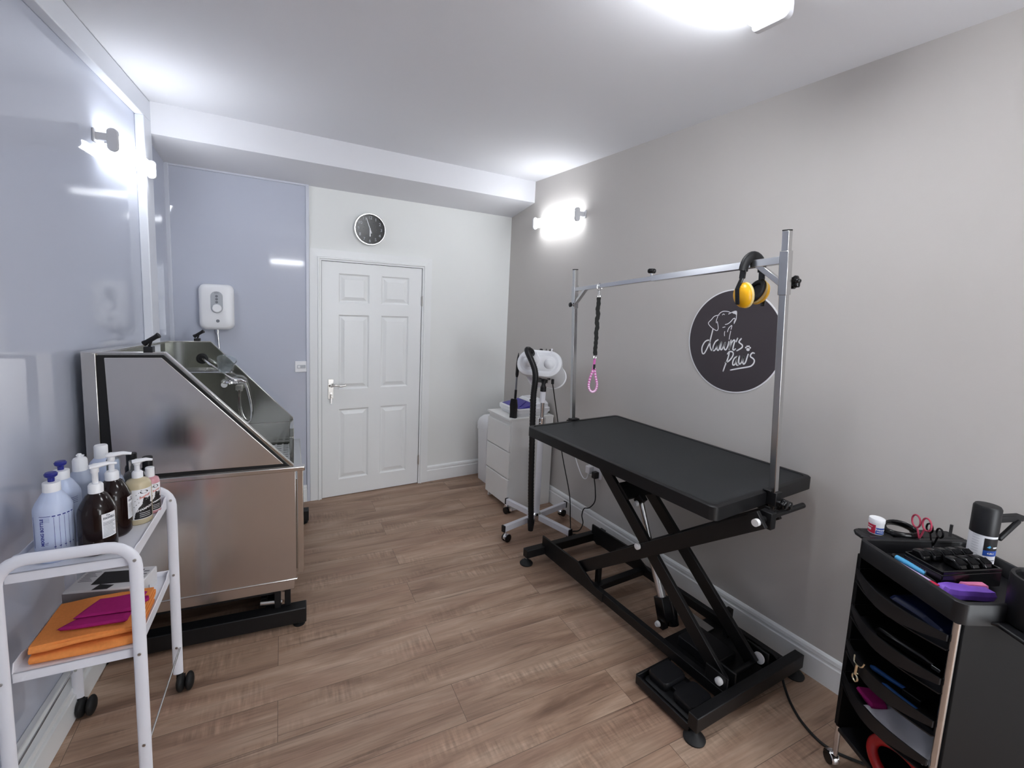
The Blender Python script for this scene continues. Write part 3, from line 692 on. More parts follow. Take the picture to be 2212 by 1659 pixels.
def shampoo_brown(label, x, y, lab):
    t = thing('pump_bottle', label, 'bottle', on_trolley(x, y), TR, 'dark amber pump bottles')
    r = 0.049
    b_ = MB(); b_.lathe([(r-0.008, 0), (r-0.001, 0.010), (r, 0.02), (r, 0.135), (r-0.002, 0.147), (r-0.008, 0.162), (0.027, 0.19), (0.018, 0.197), (0.017, 0.206), (0.0001, 0.206)], n=40)
    bo = b_.build('body', 'amber', t, angle=60)
    pump(t, 0.197, ang=lab[1], rc=0.0195, h=0.03, stem=0.06, spout=0.055)
    l = MB(); th = lab[0]; wrap_rect(l, r+0.0005, th, 0, -0.021, 0.021, 0.055, 0.135)
    lo = l.build('label', 'label', t, smooth=True)
    i_ = MB(); f = wrap((0, 0), r+0.001, th, 0)
    i_.text('The', 0.0075, lambda x_, y_: f(x_-0.004, y_+0.1285), bold=0.0003)
    i_.text('FAWELL', 0.0095, lambda x_, y_: f(x_, y_+0.1195), bold=0.0005)
    for q in range(11):
        wrap_rect(i_, r+0.001, th, 0, -0.018, 0.018-(q % 3)*0.004, 0.0605+q*0.0046, 0.0618+q*0.0046+(0.0006 if q in (8, 9) else 0), 6)
    i_.build('label_print', 'ink_grey', lo, smooth=False)
    return t
shampoo_brown('dark amber pump bottle with white label, in front on the trolley top tray', -0.118, 0.094, (CAMDIR+0.62, 0.5))
shampoo_brown('dark amber pump bottle behind the front amber bottle', -0.108, 0.205, (CAMDIR+1.25, 0.2))
# frosted flip-top bottle, tall white capped bottle, clear mist bottle
t = thing('nozzle_bottle', 'frosted bottle with white pointed nozzle cap behind the mixing bottles', 'bottle', on_trolley(-0.225, 0.308), TR)
MB().lathe([(0.038, 0), (0.044, 0.006), (0.044, 0.165), (0.040, 0.178), (0.022, 0.205), (0.019, 0.21), (0.0001, 0.21)], n=36).build('body', 'bottle_frost', t, angle=60)
m = MB(); m.lathe([(0.021, 0.20), (0.021, 0.243), (0.018, 0.25), (0.007, 0.256), (0.006, 0.266), (0.0001, 0.268)], n=28); m.bar((-0.008, 0, 0.262), (0.012, 0, 0.258), 0.01, 0.005); m.build('nozzle_cap', 'white_plastic', t)
t = thing('tall_bottle', 'tall pale bottle with white cylinder cap at the back of the trolley tray', 'bottle', on_trolley(-0.195, 0.405), TR)
MB().lathe([(0.034, 0), (0.038, 0.006), (0.038, 0.19), (0.032, 0.205), (0.021, 0.218), (0.0001, 0.218)], n=36).build('body', 'bottle_blue', t, angle=60)
MB().lathe([(0.0205, 0.214), (0.0205, 0.262), (0.018, 0.266), (0.0001, 0.266)], n=28).build('cap', 'white_plastic', t)
t = thing('mist_bottle', 'clear bottle with translucent overcap behind the amber bottles', 'bottle', on_trolley(-0.133, 0.31), TR)
MB().lathe([(0.026, 0), (0.03, 0.006), (0.03, 0.15), (0.024, 0.17), (0.018, 0.175), (0.0001, 0.175)], n=30).build('body', 'bottle_frost', t, angle=60)
MB().lathe([(0.0195, 0.172), (0.0195, 0.235), (0.018, 0.238), (0.0001, 0.238)], n=28).build('overcap', 'clear', t)
t = thing('squat_bottle', 'round-shouldered clear bottle with frosted cap behind the honey shampoo', 'bottle', on_trolley(-0.09, 0.375), TR)
MB().lathe([(0.034, 0), (0.038, 0.006), (0.038, 0.13), (0.03, 0.158), (0.018, 0.167), (0.0001, 0.167)], n=30).build('body', 'clear', t, angle=60)
MB().lathe([(0.0165, 0.165), (0.0165, 0.205), (0.0001, 0.207)], n=24).build('cap', 'clear', t)
# honey shampoo with printed label
def dog_label(parent, r, th, z0, wlab, hlab, s, full=True):
    l = MB(); wrap_rect(l, r+0.0005, th, z0, -wlab/2, wlab/2, 0, hlab); lo = l.build('label', 'label', parent)
    f = wrap((0, 0), r+0.0009, th, z0); f2 = wrap((0, 0), r+0.0016, th, z0)
    k = MB(); pl2 = [(-0.44, 0.02), (0.5, 0.02), (0.5, 0.46), (0.36, 0.50), (0.40, 0.62), (0.34, 0.71), (0.24, 0.67), (0.10, 0.69), (0.02, 0.74), (-0.02, 0.62), (-0.06, 0.50), (-0.22, 0.40), (-0.38, 0.22)]
    def inside(x_, y_):
        c_ = False
        for (xa, ya), (xb, yb_) in zip(pl2, pl2[1:]+pl2[:1]):
            if (ya > y_) != (yb_ > y_) and x_ < (xb-xa)*(y_-ya)/(yb_-ya)+xa: c_ = not c_
        return c_
    G_ = 44
    for gi in range(G_):
        for gj in range(G_):
            xa, ya = -0.5+gi/G_, gj/G_*0.8
            if inside(xa+0.5/G_, ya+0.4/G_):
                dx_, dy_ = wlab/G_, hlab*0.8/G_; xa *= wlab; ya *= hlab
                k.add([f(xa, ya), f(xa+dx_, ya), f(xa+dx_, ya+dy_), f(xa, ya+dy_)], [(0, 1, 2, 3)])
    for q in range(9):
        xx = (-0.46+0.09*(q % 3)+0.02*q)*wlab; yy = (0.42+0.065*q)*hlab
        k.add([f(xx, yy), f(xx+0.0035, yy+0.001), f(xx+0.0025, yy+0.004)], [(0, 1, 2)])
    ov = [(0.05*wlab+0.2*wlab*math.cos(a_*PI/8), 0.9*hlab+0.05*hlab*math.sin(a_*PI/8)) for a_ in range(16)]
    k.poly([f(*p) for p in ov]); k.build('label_art', 'ink_black', lo, smooth=False)
    tx = MB(); tx.text('Bugalugs', 0.15*wlab/0.05*0.05, lambda x_, y_: f2(x_+0.08*wlab, y_+x_*0.35+0.76*hlab), bold=0.0003); tx.build('label_name', 'ink_pink', lo, smooth=False)
    w_t = MB(); w_t.text('SHAMPOO', 0.17*wlab, lambda x_, y_: f2(x_+0.06*wlab, y_+x_*0.2+0.34*hlab), bold=0.0003)
    for q in range(3): wrap_rect(w_t, r+0.0014, th, z0, -0.2*wlab, 0.32*wlab, (0.08+0.06*q)*hlab, (0.093+0.06*q)*hlab, 8)
    w_t.poly([f2(a_, b_) for a_, b_ in ((0.1*wlab, 0.62*hlab), (0.15*wlab, 0.625*hlab), (0.14*wlab, 0.645*hlab))]); w_t.poly([f2(a_, b_) for a_, b_ in ((0.2*wlab, 0.63*hlab), (0.25*wlab, 0.64*hlab), (0.22*wlab, 0.655*hlab))])
    w_t.build('label_text', 'sign_white', lo, smooth=False)
    return lo
t = thing('shampoo_bottle', 'honey coloured pump shampoo bottle with illustrated white and black label', 'bottle', on_trolley(-0.0585, 0.285), TR)
r = 0.040
MB().lathe([(r-0.005, 0), (r, 0.006), (r, 0.14), (r-0.002, 0.15), (r-0.009, 0.16), (0.018, 0.166), (0.016, 0.17), (0.0001, 0.17)], n=36).build('body', 'honey', t, angle=60)
pump(t, 0.165, ang=0.35, rc=0.0165, h=0.028, stem=0.04, spout=0.045)
dog_label(t, r, CAMDIR+0.30, 0.022, 0.066, 0.112, 1)
t = thing('conditioner_bottle', 'small pink bottle with white cap right of the honey shampoo', 'bottle', on_trolley(-0.040, 0.362), TR)
r = 0.030
MB().lathe([(r-0.004, 0), (r, 0.005), (r, 0.12), (r-0.004, 0.135), (0.013, 0.143), (0.0001, 0.143)], n=30).build('body', 'pink_liq', t, angle=60)
MB().lathe([(0.0145, 0.141), (0.0145, 0.176), (0.013, 0.178), (0.0001, 0.178)], n=24).build('cap', 'white_plastic', t)
dog_label(t, r, CAMDIR+0.40, 0.014, 0.048, 0.105, 1)
for lab, x, y, h in (('tall black bottle at the back right corner of the trolley tray', -0.112, 0.432, 0.218), ('shorter black bottle beside the tall black one at the back of the tray', -0.062, 0.43, 0.2)):
    t = thing('black_bottle', lab, 'bottle', on_trolley(x, y), TR, 'black bottles at the back of the tray')
    MB().lathe([(0.02, 0), (0.022, 0.004), (0.022, h*0.74), (0.019, h*0.78), (0.0001, h*0.78)], n=26).build('body', 'black_gloss', t, angle=60)
    MB().lathe([(0.017, h*0.78), (0.017, h-0.002), (0.015, h), (0.0001, h)], n=26).build('cap', 'black_plastic', t)
# lower shelf: box, towel, cloth
ZL = 0.5386
bx = thing('clipper_box', 'white and black printed cardboard box on the trolley lower tray', 'box', on_trolley(-0.17, 0.36, ZL), TR-0.2)
m = MB(); m.bb((-0.118, -0.07, 0), (0.118, 0.07, 0.075)); bo = m.build('carton', 'cardboard_white', bx, bevel=0.004)
MB().bb((-0.1185, -0.0708, 0.002), (0.09, -0.0698, 0.068)).build('printed_side', 'cardboard_grey', bo, smooth=False)
m = MB(); m.poly([(-0.05, -0.035, 0.0756), (0.085, -0.035, 0.0756), (0.085, 0.05, 0.0756), (-0.05, 0.05, 0.0756)]); m.poly([(-0.03, -0.07, 0.0756), (0.02, -0.07, 0.0756), (0.03, -0.045, 0.0756), (-0.02, -0.035, 0.0757)]); m.build('printed_panel', 'ink_black', bo, smooth=False)
m = MB()
for q in range(7): m.poly([(-0.105, -0.01+q*0.01, 0.0757), (-0.06-(q % 3)*0.008, -0.01+q*0.01, 0.0757), (-0.06-(q % 3)*0.008, -0.006+q*0.01, 0.0757), (-0.105, -0.006+q*0.01, 0.0757)])
for q in range(4): m.poly([(0.09, -0.03+q*0.02, 0.0757), (0.108, -0.03+q*0.02, 0.0757), (0.108, -0.022+q*0.02, 0.0757), (0.09, -0.022+q*0.02, 0.0757)])
m.poly([(0.1186, 0.0, 0.02), (0.1186, 0.006, 0.02), (0.1186, 0.006, 0.035), (0.1186, 0.0, 0.035)]); m.build('printed_lines', 'ink_grey', bo, smooth=False)

def noise2(x, y, s=1.0):
    return (math.sin(x*23.1*s+1.3)+math.sin(y*19.7*s+x*7.1*s+0.4)+math.sin((x+y)*31.3*s+2.1))/3
def cloth_slab(corn, z0, th, wav, n=22, lift=None, ws=1.0):
    """closed soft slab over four corners (near-left, near-right, far-right, far-left)"""
    top, bot = [], []
    A, B, C_, D_ = [V3((c[0], c[1], 0)) for c in corn]
    for j in range(n+1):
        for i in range(n+1):
            u, v = i/n, j/n
            p = A*(1-u)*(1-v)+B*u*(1-v)+C_*u*v+D_*(1-u)*v
            ed = min(u, 1-u, v, 1-v); rnd = math.sqrt(max(0, 1-(1-min(1, ed/0.06))**2))
            px, py = p.x+noise2(p.y, p.x, 1.3)*0.004, p.y+noise2(p.x, p.y, 1.1)*0.004
            z = z0+(lift(u, v) if lift else 0)+wav*noise2(p.x, p.y, ws)
            top.append((px, py, z+th*(0.5+0.5*rnd))); bot.append((px, py, z+th*(0.5-0.5*rnd)))
    m_ = MB(); N = n+1; fs = []
    for j in range(n):
        for i in range(n):
            a = j*N+i; fs.append((a, a+1, a+1+N, a+N)); fs.append((N*N+a, N*N+a+N, N*N+a+1+N, N*N+a+1))
    per = [i for i in range(N)]+[j*N+n for j in range(1, N)]+[n*N+i for i in range(n-1, -1, -1)]+[j*N for j in range(n-1, 0, -1)]
    for a, b_ in zip(per, per[1:]+per[:1]): fs.append((a, N*N+a, N*N+b_, b_))
    m_.add(top+bot, fs); return m_
def folded(y0, y1, x0, x1, layers, th, gap, seed):
    """towel folded in layers: serpentine profile in (y, z) swept along x"""
    rnd = random.Random(seed); path = []
    for k in range(layers):
        z = th/2+k*(th+gap); ins = rnd.uniform(0.0, 0.02)
        a, b_ = (y1-rnd.uniform(0, 0.01), y0+ins) if k % 2 == 0 else (y0+ins, y1-rnd.uniform(0, 0.01))
        for i in range(9): path.append((a+(b_-a)*i/8, z))
        if k < layers-1:
            s_ = -1 if k % 2 == 0 else 1; rr = (th+gap)/2
            for i in range(1, 5): an = -PI/2+PI*i/5; path.append((b_+s_*rr*1.5*math.cos(an), z+rr+rr*math.sin(an)))
    n = 18; vs = []; P_ = [V3((0, p[0], p[1])) for p in path]
    for i in range(n+1):
        x = x0+(x1-x0)*i/n
        for j, p in enumerate(P_):
            d = (P_[min(j+1, len(P_)-1)]-P_[max(j-1, 0)]).normalized(); nn = V3((0, -d.z, d.y))
            w_ = 0.0018*noise2(x*1.5, p.y*1.5+p.z*9); off = p+V3((x, 0.006*math.sin(x*14+p.z*60), w_))
            vs.append(off+nn*th*0.46); vs.append(off-nn*th*0.46)
    K = len(P_); fs = []
    g_ = lambda i, j, s_: (i*K+j)*2+s_
    for i in range(n):
        for j in range(K-1):
            fs.append((g_(i, j, 0), g_(i, j+1, 0), g_(i+1, j+1, 0), g_(i+1, j, 0))); fs.append((g_(i, j, 1), g_(i+1, j, 1), g_(i+1, j+1, 1), g_(i, j+1, 1)))
        for j in (0, K-1): fs.append((g_(i, j, 0), g_(i+1, j, 0), g_(i+1, j, 1), g_(i, j, 1)))
    for i in (0, n):
        for j in range(K-1): fs.append((g_(i, j, 0), g_(i, j, 1), g_(i, j+1, 1), g_(i, j+1, 0)))
    return MB().add(vs, fs)
ot = folded(0.045, 0.28, -0.285, -0.022, 4, 0.0105, 0.006, 3).build('folded_towel', 'orange', None, angle=70)
tag(ot, 'orange microfibre towel folded on the trolley lower tray', 'towel'); ot.location = TM @ V3((0, 0, ZL)); ot.rotation_euler = (0, 0, TR)
mg = cloth_slab([(-0.225, 0.085), (-0.035, 0.06), (-0.03, 0.13), (-0.17, 0.135)], 0.0, 0.012, 0.002)
o_ = len(mg.v)
m2 = cloth_slab([(-0.19, 0.115), (-0.03, 0.10), (-0.015, 0.205), (-0.15, 0.215)], 0.010, 0.012, 0.003)
mg.add(m2.v, m2.f); m3 = cloth_slab([(-0.06, 0.12), (0.0, 0.16), (-0.004, 0.175), (-0.05, 0.19)], 0.005, 0.012, 0.003); mg.add(m3.v, m3.f)
mo = mg.build('cloth', 'magenta', None, angle=70)
tag(mo, 'magenta microfibre cloth lying on the folded orange towel', 'cloth'); mo.location = TM @ V3((-0.012, 0.0, ZL+0.0665)); mo.rotation_euler = (0, 0, TR)
# ------------------------------------------------------------------ bin, drawers and what stands on them
t = thing('waste_bin', 'white swing-top bin between the drawers and the back wall', 'bin', (2.125, 3.84, 0))
def zloft(levels, n=5):
    """levels: (w, d, r, z[, cx, cy]) rounded rectangles stacked along z"""
    mb = MB(); rings = []
    for L_ in levels:
        w, h, r, z = L_[:4]; cx, cy = (L_[4], L_[5]) if len(L_) > 4 else (0, 0)
        rings.append([(a+cx, b+cy, z) for a, b in rrect(w, h, r, n)])
    k = len(rings[0]); vs = [p for r_ in rings for p in r_]
    fs = [(i*k+j, i*k+(j+1) % k, (i+1)*k+(j+1) % k, (i+1)*k+j) for i in range(len(rings)-1) for j in range(k)]
    fs += [tuple(range(k)), tuple(range((len(rings)-1)*k, len(rings)*k))]
    return mb.add(vs, fs)
zloft([(0.17, 0.19, 0.03, 0.0), (0.20, 0.22, 0.035, 0.50), (0.212, 0.232, 0.035, 0.50), (0.212, 0.232, 0.035, 0.525), (0.205, 0.225, 0.03, 0.525), (0.205, 0.225, 0.03, 0.535)]).build('body', 'white_plastic', t)
zloft([(0.212, 0.232, 0.035, 0.535), (0.212, 0.232, 0.035, 0.56), (0.19, 0.215, 0.04, 0.60), (0.13, 0.17, 0.04, 0.63), (0.06, 0.1, 0.02, 0.638)]).build('swing_lid', 'white_plastic', t, angle=50)
dr = thing('chest_of_drawers', 'small white three-drawer chest against the right wall behind the dryer stand', 'drawers', (1.911, 3.14, 0))
dw, dd, dh = 0.385, 0.43, 0.785   # along y, along x, height
m = MB(); m.bb((0.016, 0, 0.05), (dd, dw, dh-0.018)); m.bb((0.03, 0.0, 0), (dd, 0.018, 0.05)); m.bb((0.03, dw-0.018, 0), (dd, dw, 0.05)); m.bb((0.06, 0.018, 0.01), (0.075, dw-0.018, 0.05))
m.build('carcass', 'melamine', dr, bevel=0.0015)
MB().bb((-0.004, -0.002, dh-0.018), (dd+0.002, dw+0.002, dh)).build('top', 'melamine', dr, bevel=0.0015)
for k in range(3):
    z0 = 0.055+k*0.228; z1 = z0+0.222
    d_ = MB(); d_.bb((0, 0.004, z0), (0.016, dw-0.004, z1-0.004)); d_.build('drawer_front', 'melamine', dr, bevel=0.004)
bs = thing('sterilizer_box', 'white plastic box with a sloping indigo lid on the white drawers', 'box', (2.165, 3.335, 0.785), 0.0)
zloft([(0.30, 0.30, 0.03, 0.0), (0.33, 0.33, 0.035, 0.03), (0.335, 0.335, 0.035, 0.032), (0.335, 0.335, 0.035, 0.06), (0.32, 0.32, 0.03, 0.066)]).build('base', 'white_plastic', bs)
m = MB(); m.add([(-0.15, -0.14, 0.066), (0.02, -0.14, 0.095), (0.02, 0.14, 0.095), (-0.15, 0.14, 0.066), (-0.15, -0.14, 0.062), (0.02, -0.14, 0.062), (0.02, 0.14, 0.062), (-0.15, 0.14, 0.062)],
    [(0, 1, 2, 3), (4, 7, 6, 5), (0, 4, 5, 1), (1, 5, 6, 2), (2, 6, 7, 3), (3, 7, 4, 0)]); m.bar((-0.11, -0.10, 0.076), (0.0, -0.02, 0.094), 0.008, 0.006); m.build('lid', 'indigo', bs, bevel=0.004)
zloft([(0.13, 0.30, 0.02, 0.06, 0.09, 0), (0.13, 0.30, 0.02, 0.095, 0.09, 0), (0.10, 0.26, 0.02, 0.115, 0.095, 0)]).build('rear_housing', 'white_plastic', bs)
MB().cyl((0.03, -0.05, 0.105), (0.02, -0.06, 0.118), 0.008).build('knob', 'black_plastic', bs)
nz = thing('crevice_nozzle', 'black flat dryer nozzle standing on the front corner of the white drawers', 'nozzle', (1.967, 3.19, 0.785), 0.5)
zloft([(0.036, 0.062, 0.012, 0), (0.036, 0.06, 0.014, 0.05), (0.026, 0.07, 0.01, 0.10), (0.022, 0.055, 0.008, 0.155), (0.018, 0.05, 0.006, 0.155), (0.018, 0.05, 0.006, 0.14)]).build('body', 'black_plastic', nz, angle=50)
wd = thing('telescopic_wand', 'slim grey and black wand standing upright behind the black nozzle', 'wand', (1.995, 3.225, 0.785))
dv = V3((0.028, 0.018, 0.53))
P_ = lambda s: dv*s
m = MB(); m.cyl(P_(0.0), P_(0.62), 0.0075, n=14); m.build('shaft', 'ink_grey', wd)
m = MB(); m.cyl(P_(0.28), P_(0.42), 0.0105, n=14); m.build('collar', 'black_plastic', wd)
m = MB(); m.rings([P_(0.62), P_(0.66), P_(0.84), P_(0.9), P_(1.0)], [0.009, 0.0135, 0.0135, 0.011, 0.002], 14); m.build('tip', 'black_plastic', wd)

# ------------------------------------------------------------------ stand dryer
DC = V3((1.985, 2.81, 0))
sd = thing('stand_dryer', 'white stand hair dryer with black hose on a four-leg caster base', 'dryer', DC)
pole = MB(); pole.cyl((0, 0, 0.1), (0.0, 0.0, 0.84), 0.023, n=24); pole.build('pole', 'white_metal', sd)
pm = MB(); pm.cyl((0, 0, 0.84), (0, 0, 0.99), 0.0165, n=20); pm.build('inner_pole', 'chrome', sd)
pm = MB(); pm.cyl((0, 0, 0.81), (0, 0, 0.875), 0.029, n=24); pm.cyl((-0.02, -0.02, 0.845), (-0.045, -0.045, 0.845), 0.007); pm.build('height_collar', 'chrome', sd, bevel=0.002)
pm = MB(); pm.cyl((0, 0, 0.99), (0, 0, 1.08), 0.021, n=20); pm.build('neck', 'white_metal', sd)
pm = MB(); pm.cyl((0, 0, 1.075), (0, 0, 1.11), 0.0225, n=20); pm.rings([(0, 0, 1.11), (0, 0, 1.13), (0.02, 0.02, 1.16)], [0.02, 0.014, 0.03], 16); pm.build('tilt_joint', 'black_plastic', sd)
hb = MB(); hb.lathe([(0.028, 0.06), (0.04, 0.075), (0.04, 0.115), (0.028, 0.13)], n=28); hb.build('hub', 'chrome', sd, bevel=0.002)
for k in range(4):
    an = math.radians(12+90*k); d = V3((math.cos(an), math.sin(an), 0)); R_ = 0.335
    l = MB(); l.bar(d*0.03+V3((0, 0, 0.097)), d*(R_-0.0)+V3((0, 0, 0.097)), 0.03, 0.045); lg = l.build('leg', 'white_metal', sd, bevel=0.003)
    e = MB(); e.bar(d*R_+V3((0, 0, 0.097)), d*(R_+0.012)+V3((0, 0, 0.097)), 0.034, 0.05); e.build('leg_cap', 'black_plastic', lg, bevel=0.003)
    side = V3((-d.y, d.x, 0)); c = MB(); pc = d*(R_-0.015)+side*0.012+V3((0, 0, 0.028))
    for s_ in (-1, 1): c.cyl(pc+side*(s_*0.016-0.007), pc+side*(s_*0.016+0.007), 0.028, n=22)
    co = c.build('caster_wheel', 'black_gloss', lg, bevel=0.002)
    q = MB(); q.cyl(d*(R_-0.015)+V3((0, 0, 0.075)), d*(R_-0.015)+V3((0, 0, 0.045)), 0.007)
    pts = [pc+d*(0.028*math.cos(a_))+V3((0, 0, 0.029*math.sin(a_))) for a_ in [PI*j/8 for j in range(9)]]
    q.rings(pts, [(0.02, 0.002)]*9, 10); q.build('caster_hood', 'chrome', lg)
HM = Matrix.Translation((0.035, 0.075, 1.235)) @ Matrix.Rotation(math.radians(-48), 4, 'Z') @ Matrix.Rotation(math.radians(-26), 4, 'X')
def hloft(levels, n=8):
    """levels along local -Y (front): (w, h, y)"""
    mb = MB(); rings = []
    for L_ in levels:
        w, h, y = L_[:3]; cx, cz = (L_[3], L_[4]) if len(L_) > 3 else (0, 0)
        rings.append([HM @ V3((a+cx, y, b+cz)) for a, b in rrect(w, h, min(w, h)/2-0.0005, n)])
    k = len(rings[0]); vs = [p for r_ in rings for p in r_]
    fs = [(i*k+j, i*k+(j+1) % k, (i+1)*k+(j+1) % k, (i+1)*k+j) for i in range(len(rings)-1) for j in range(k)]
    fs += [tuple(range(k)), tuple(range((len(rings)-1)*k, len(rings)*k))]
    return mb.add(vs, fs)
hloft([(0.24, 0.12, 0.225), (0.30, 0.18, 0.215), (0.31, 0.19, 0.20), (0.318, 0.195, 0.20), (0.318, 0.195, 0.188), (0.305, 0.185, 0.185), (0.305, 0.185, -0.10)]).build('housing', 'white_plastic', sd, angle=50)
fc = hloft([(0.335, 0.205, -0.095), (0.345, 0.21, -0.11), (0.335, 0.2, -0.13), (0.30, 0.165, -0.138), (0.29, 0.155, -0.138), (0.27, 0.135, -0.130), (0.255, 0.12, -0.130), (0.235, 0.1, -0.142), (0.2, 0.075, -0.146)]).build('front_cover', 'white_plastic', sd, angle=45)
for sx_ in (-0.075, 0.08):
    b_ = MB(); c_ = HM @ V3((sx_, -0.135, -0.005)); b_.sphere(c_, 0.042, 20, 12); b_.build('outlet_dome', 'white_plastic', fc)
b_ = MB(); b_.rings([HM @ V3((-0.035, -0.13, 0.015)), HM @ V3((-0.045, -0.185, 0.035)), HM @ V3((-0.047, -0.19, 0.037))], [0.043, 0.037, 0.037], 24); b_.build('outlet_spout', 'white_plastic', fc)
MB().bar(HM @ V3((0.075, -0.13, 0.03)), HM @ V3((0.082, -0.14, 0.115)), 0.012, 0.004, (0.5, 0.5, 0)).build('retaining_tab', 'white_plastic', fc)
b_ = MB(); b_.prism(rrect(0.1, 0.07, 0.015), HM @ V3((0.02, -0.05, 0.094)), HM.to_3x3() @ V3((1, 0, 0)), HM.to_3x3() @ V3((0, 1, 0)), HM.to_3x3() @ V3((0, 0, 0.022)))
cpn = b_.build('control_panel', 'mirror_dark', sd, bevel=0.003)
for xk in (-0.02, 0.055):
    kb_ = MB(); kb_.cyl(HM @ V3((xk, -0.05, 0.116)), HM @ V3((xk, -0.05, 0.138)), 0.013, n=18); kb_.build('knob', 'black_gloss', cpn, bevel=0.002)
kb_ = MB(); kb_.cyl(HM @ V3((0.018, -0.05, 0.116)), HM @ V3((0.018, -0.05, 0.124)), 0.007); kb_.cyl(HM @ V3((0.018, -0.05, 0.12)), HM @ V3((0.02, -0.053, 0.142)), 0.003); kb_.build('toggle', 'black_gloss', cpn)
b_ = MB(); b_.prism([(-0.06, -0.075), (0.0, -0.075), (0.04, 0.04), (-0.06, 0.04)], HM @ V3((0.01, 0, -0.094)), HM.to_3x3() @ V3((1, 0, 0)), HM.to_3x3() @ V3((0, 1, 0)), HM.to_3x3() @ V3((0, 0, -0.006)))
b_.build('mount_plate', 'black_plastic', sd, bevel=0.002)
b_ = MB(); b_.prism(rrect(0.022, 0.03, 0.004), HM @ V3((0.075, -0.06, -0.093)), HM.to_3x3() @ V3((1, 0, 0)), HM.to_3x3() @ V3((0, 1, 0)), HM.to_3x3() @ V3((0, 0, -0.006))); b_.build('rocker_switch', 'black_gloss', sd)
# hose as a ribbed tube
h0 = HM @ V3((-0.047, -0.185, 0.036))
hp = [h0, h0+V3((-0.025, -0.02, 0.03)), h0+V3((-0.062, -0.028, 0.035)), V3((-0.148, -0.100, 1.24)), V3((-0.150, -0.096, 1.05)), V3((-0.142, -0.096, 0.75)), V3((-0.132, -0.098, 0.4)), V3((-0.12, -0.105, 0.13))]
path = smooth_path(hp, 26); rs = [0.0225 if i % 2 else 0.0205 for i in range(len(path))]
MB().rings(path, rs, 18).build('hose', 'hose', sd, angle=80)
MB().rings([V3((-0.12, -0.105, 0.14)), V3((-0.12, -0.106, 0.115)), V3((-0.122, -0.107, 0.055))], [0.026, 0.026, 0.019], 18).build('hose_nozzle', 'black_plastic', sd)
c_ = MB(); c0 = HM @ V3((0.105, -0.06, -0.095))
c_.cyl(c0, c0+V3((0, 0, -0.035)), 0.011, n=10)
c_.tube([c0+V3((0, 0, -0.03)), V3((2.185, 2.86, 0.78))-DC, V3((2.205, 2.811, 0.545))-DC, V3((2.245, 2.745, 0.25))-DC, V3((2.24, 2.71, 0.07))-DC, V3((2.215, 2.67, 0.006))-DC, V3((2.16, 2.62, 0.006))-DC, V3((2.20, 2.57, 0.006))-DC], 0.0042, 8, 8)
c_.build('power_cord', 'rubber', sd)

# ------------------------------------------------------------------ sockets and plugs
t = thing('wall_socket', 'white double wall socket with plugs under the table on the right wall', 'socket', (W, 2.60, 0.465))
MB().bb((-0.012, -0.073, -0.043), (0, 0.073, 0.043)).build('plate', 'white_plastic', t, bevel=0.003)
t = thing('white_plug', 'white plug with white lead in the socket under the grooming table', 'plug', (W-0.012, 2.632, 0.475))
MB().bb((-0.045, -0.024, -0.028), (0, 0.024, 0.03)).build('body', 'white_plastic', t, bevel=0.005)
MB().tube([(-0.03, 0, -0.025), (-0.03, 0.02, -0.075), (-0.025, 0.07, -0.085), (-0.02, 0.14, -0.02), (-0.015, 0.21, 0.08), (-0.015, 0.26, 0.16)], 0.0035, 8).build('lead', 'white_plastic', t)
t = thing('black_plug', 'black plug with black lead running down to the floor under the table', 'plug', (W-0.012, 2.565, 0.455))
MB().bb((-0.042, -0.02, -0.025), (0, 0.02, 0.025)).build('body', 'black_plastic', t, bevel=0.005)
MB().tube([(-0.03, 0, -0.02), (-0.03, -0.02, -0.10), (-0.025, -0.02, -0.20), (-0.03, 0.03, -0.27), (-0.035, 0.085, -0.30), (-0.04, 0.10, -0.36), (-0.05, 0.07, -0.41), (-0.10, 0.05, -0.447), (-0.16, 0.06, -0.449), (-0.18, 0.0, -0.449), (-0.13, -0.10, -0.449)], 0.0042, 8, 8).build('lead', 'rubber', t)

# ------------------------------------------------------------------ grooming table
TC = V3((1.926, 1.689, 0)); TZ = 0.98
gt = thing('grooming_table', 'black electric scissor-lift dog grooming table beside the right wall', 'table', TC)
ph = math.radians(1.47); RT = Matrix.Rotation(ph, 3, 'Z')
tl_, tw_ = 1.279, 0.753
def slab(w, l, r, z0, z1):
    mb = MB(); mb.prism([tuple((RT @ V3((a, b, 0)))[:2]) for a, b in rrect(w, l, r, 5)], (0, 0, z0), (1, 0, 0), (0, 1, 0), (0, 0, z1-z0)); return mb
slab(tw_-0.05, tl_-0.05, 0.025, TZ-0.02, TZ-0.004).build('mat', 'mat_rubber', gt)
rim = MB(); o1 = rrect(tw_, tl_, 0.03, 5); i1 = rrect(tw_-0.05, tl_-0.05, 0.02, 5); k = len(o1)
lv = [(o1, TZ-0.058), (o1, TZ-0.004), (rrect(tw_-0.01, tl_-0.01, 0.026, 5), TZ), (rrect(tw_-0.045, tl_-0.045, 0.022, 5), TZ), (i1, TZ-0.006), (i1, TZ-0.058)]
vs = [RT @ V3((a, b, z)) for ring, z in lv for a, b in ring]
rim.add(vs, [(i*k+j, i*k+(j+1) % k, ((i+1) % 6)*k+(j+1) % k, ((i+1) % 6)*k+j) for i in range(6) for j in range(k)])
rim.build('rim', 'black', gt, angle=50)
slab(tw_-0.052, tl_-0.052, 0.02, TZ-0.05, TZ-0.022).build('underside_board', 'black_plastic', gt)
uf = MB()
for x in (-0.13, 0.19): uf.bar((x, -0.56, 0.905), (x, 0.52, 0.905), 0.04, 0.05)
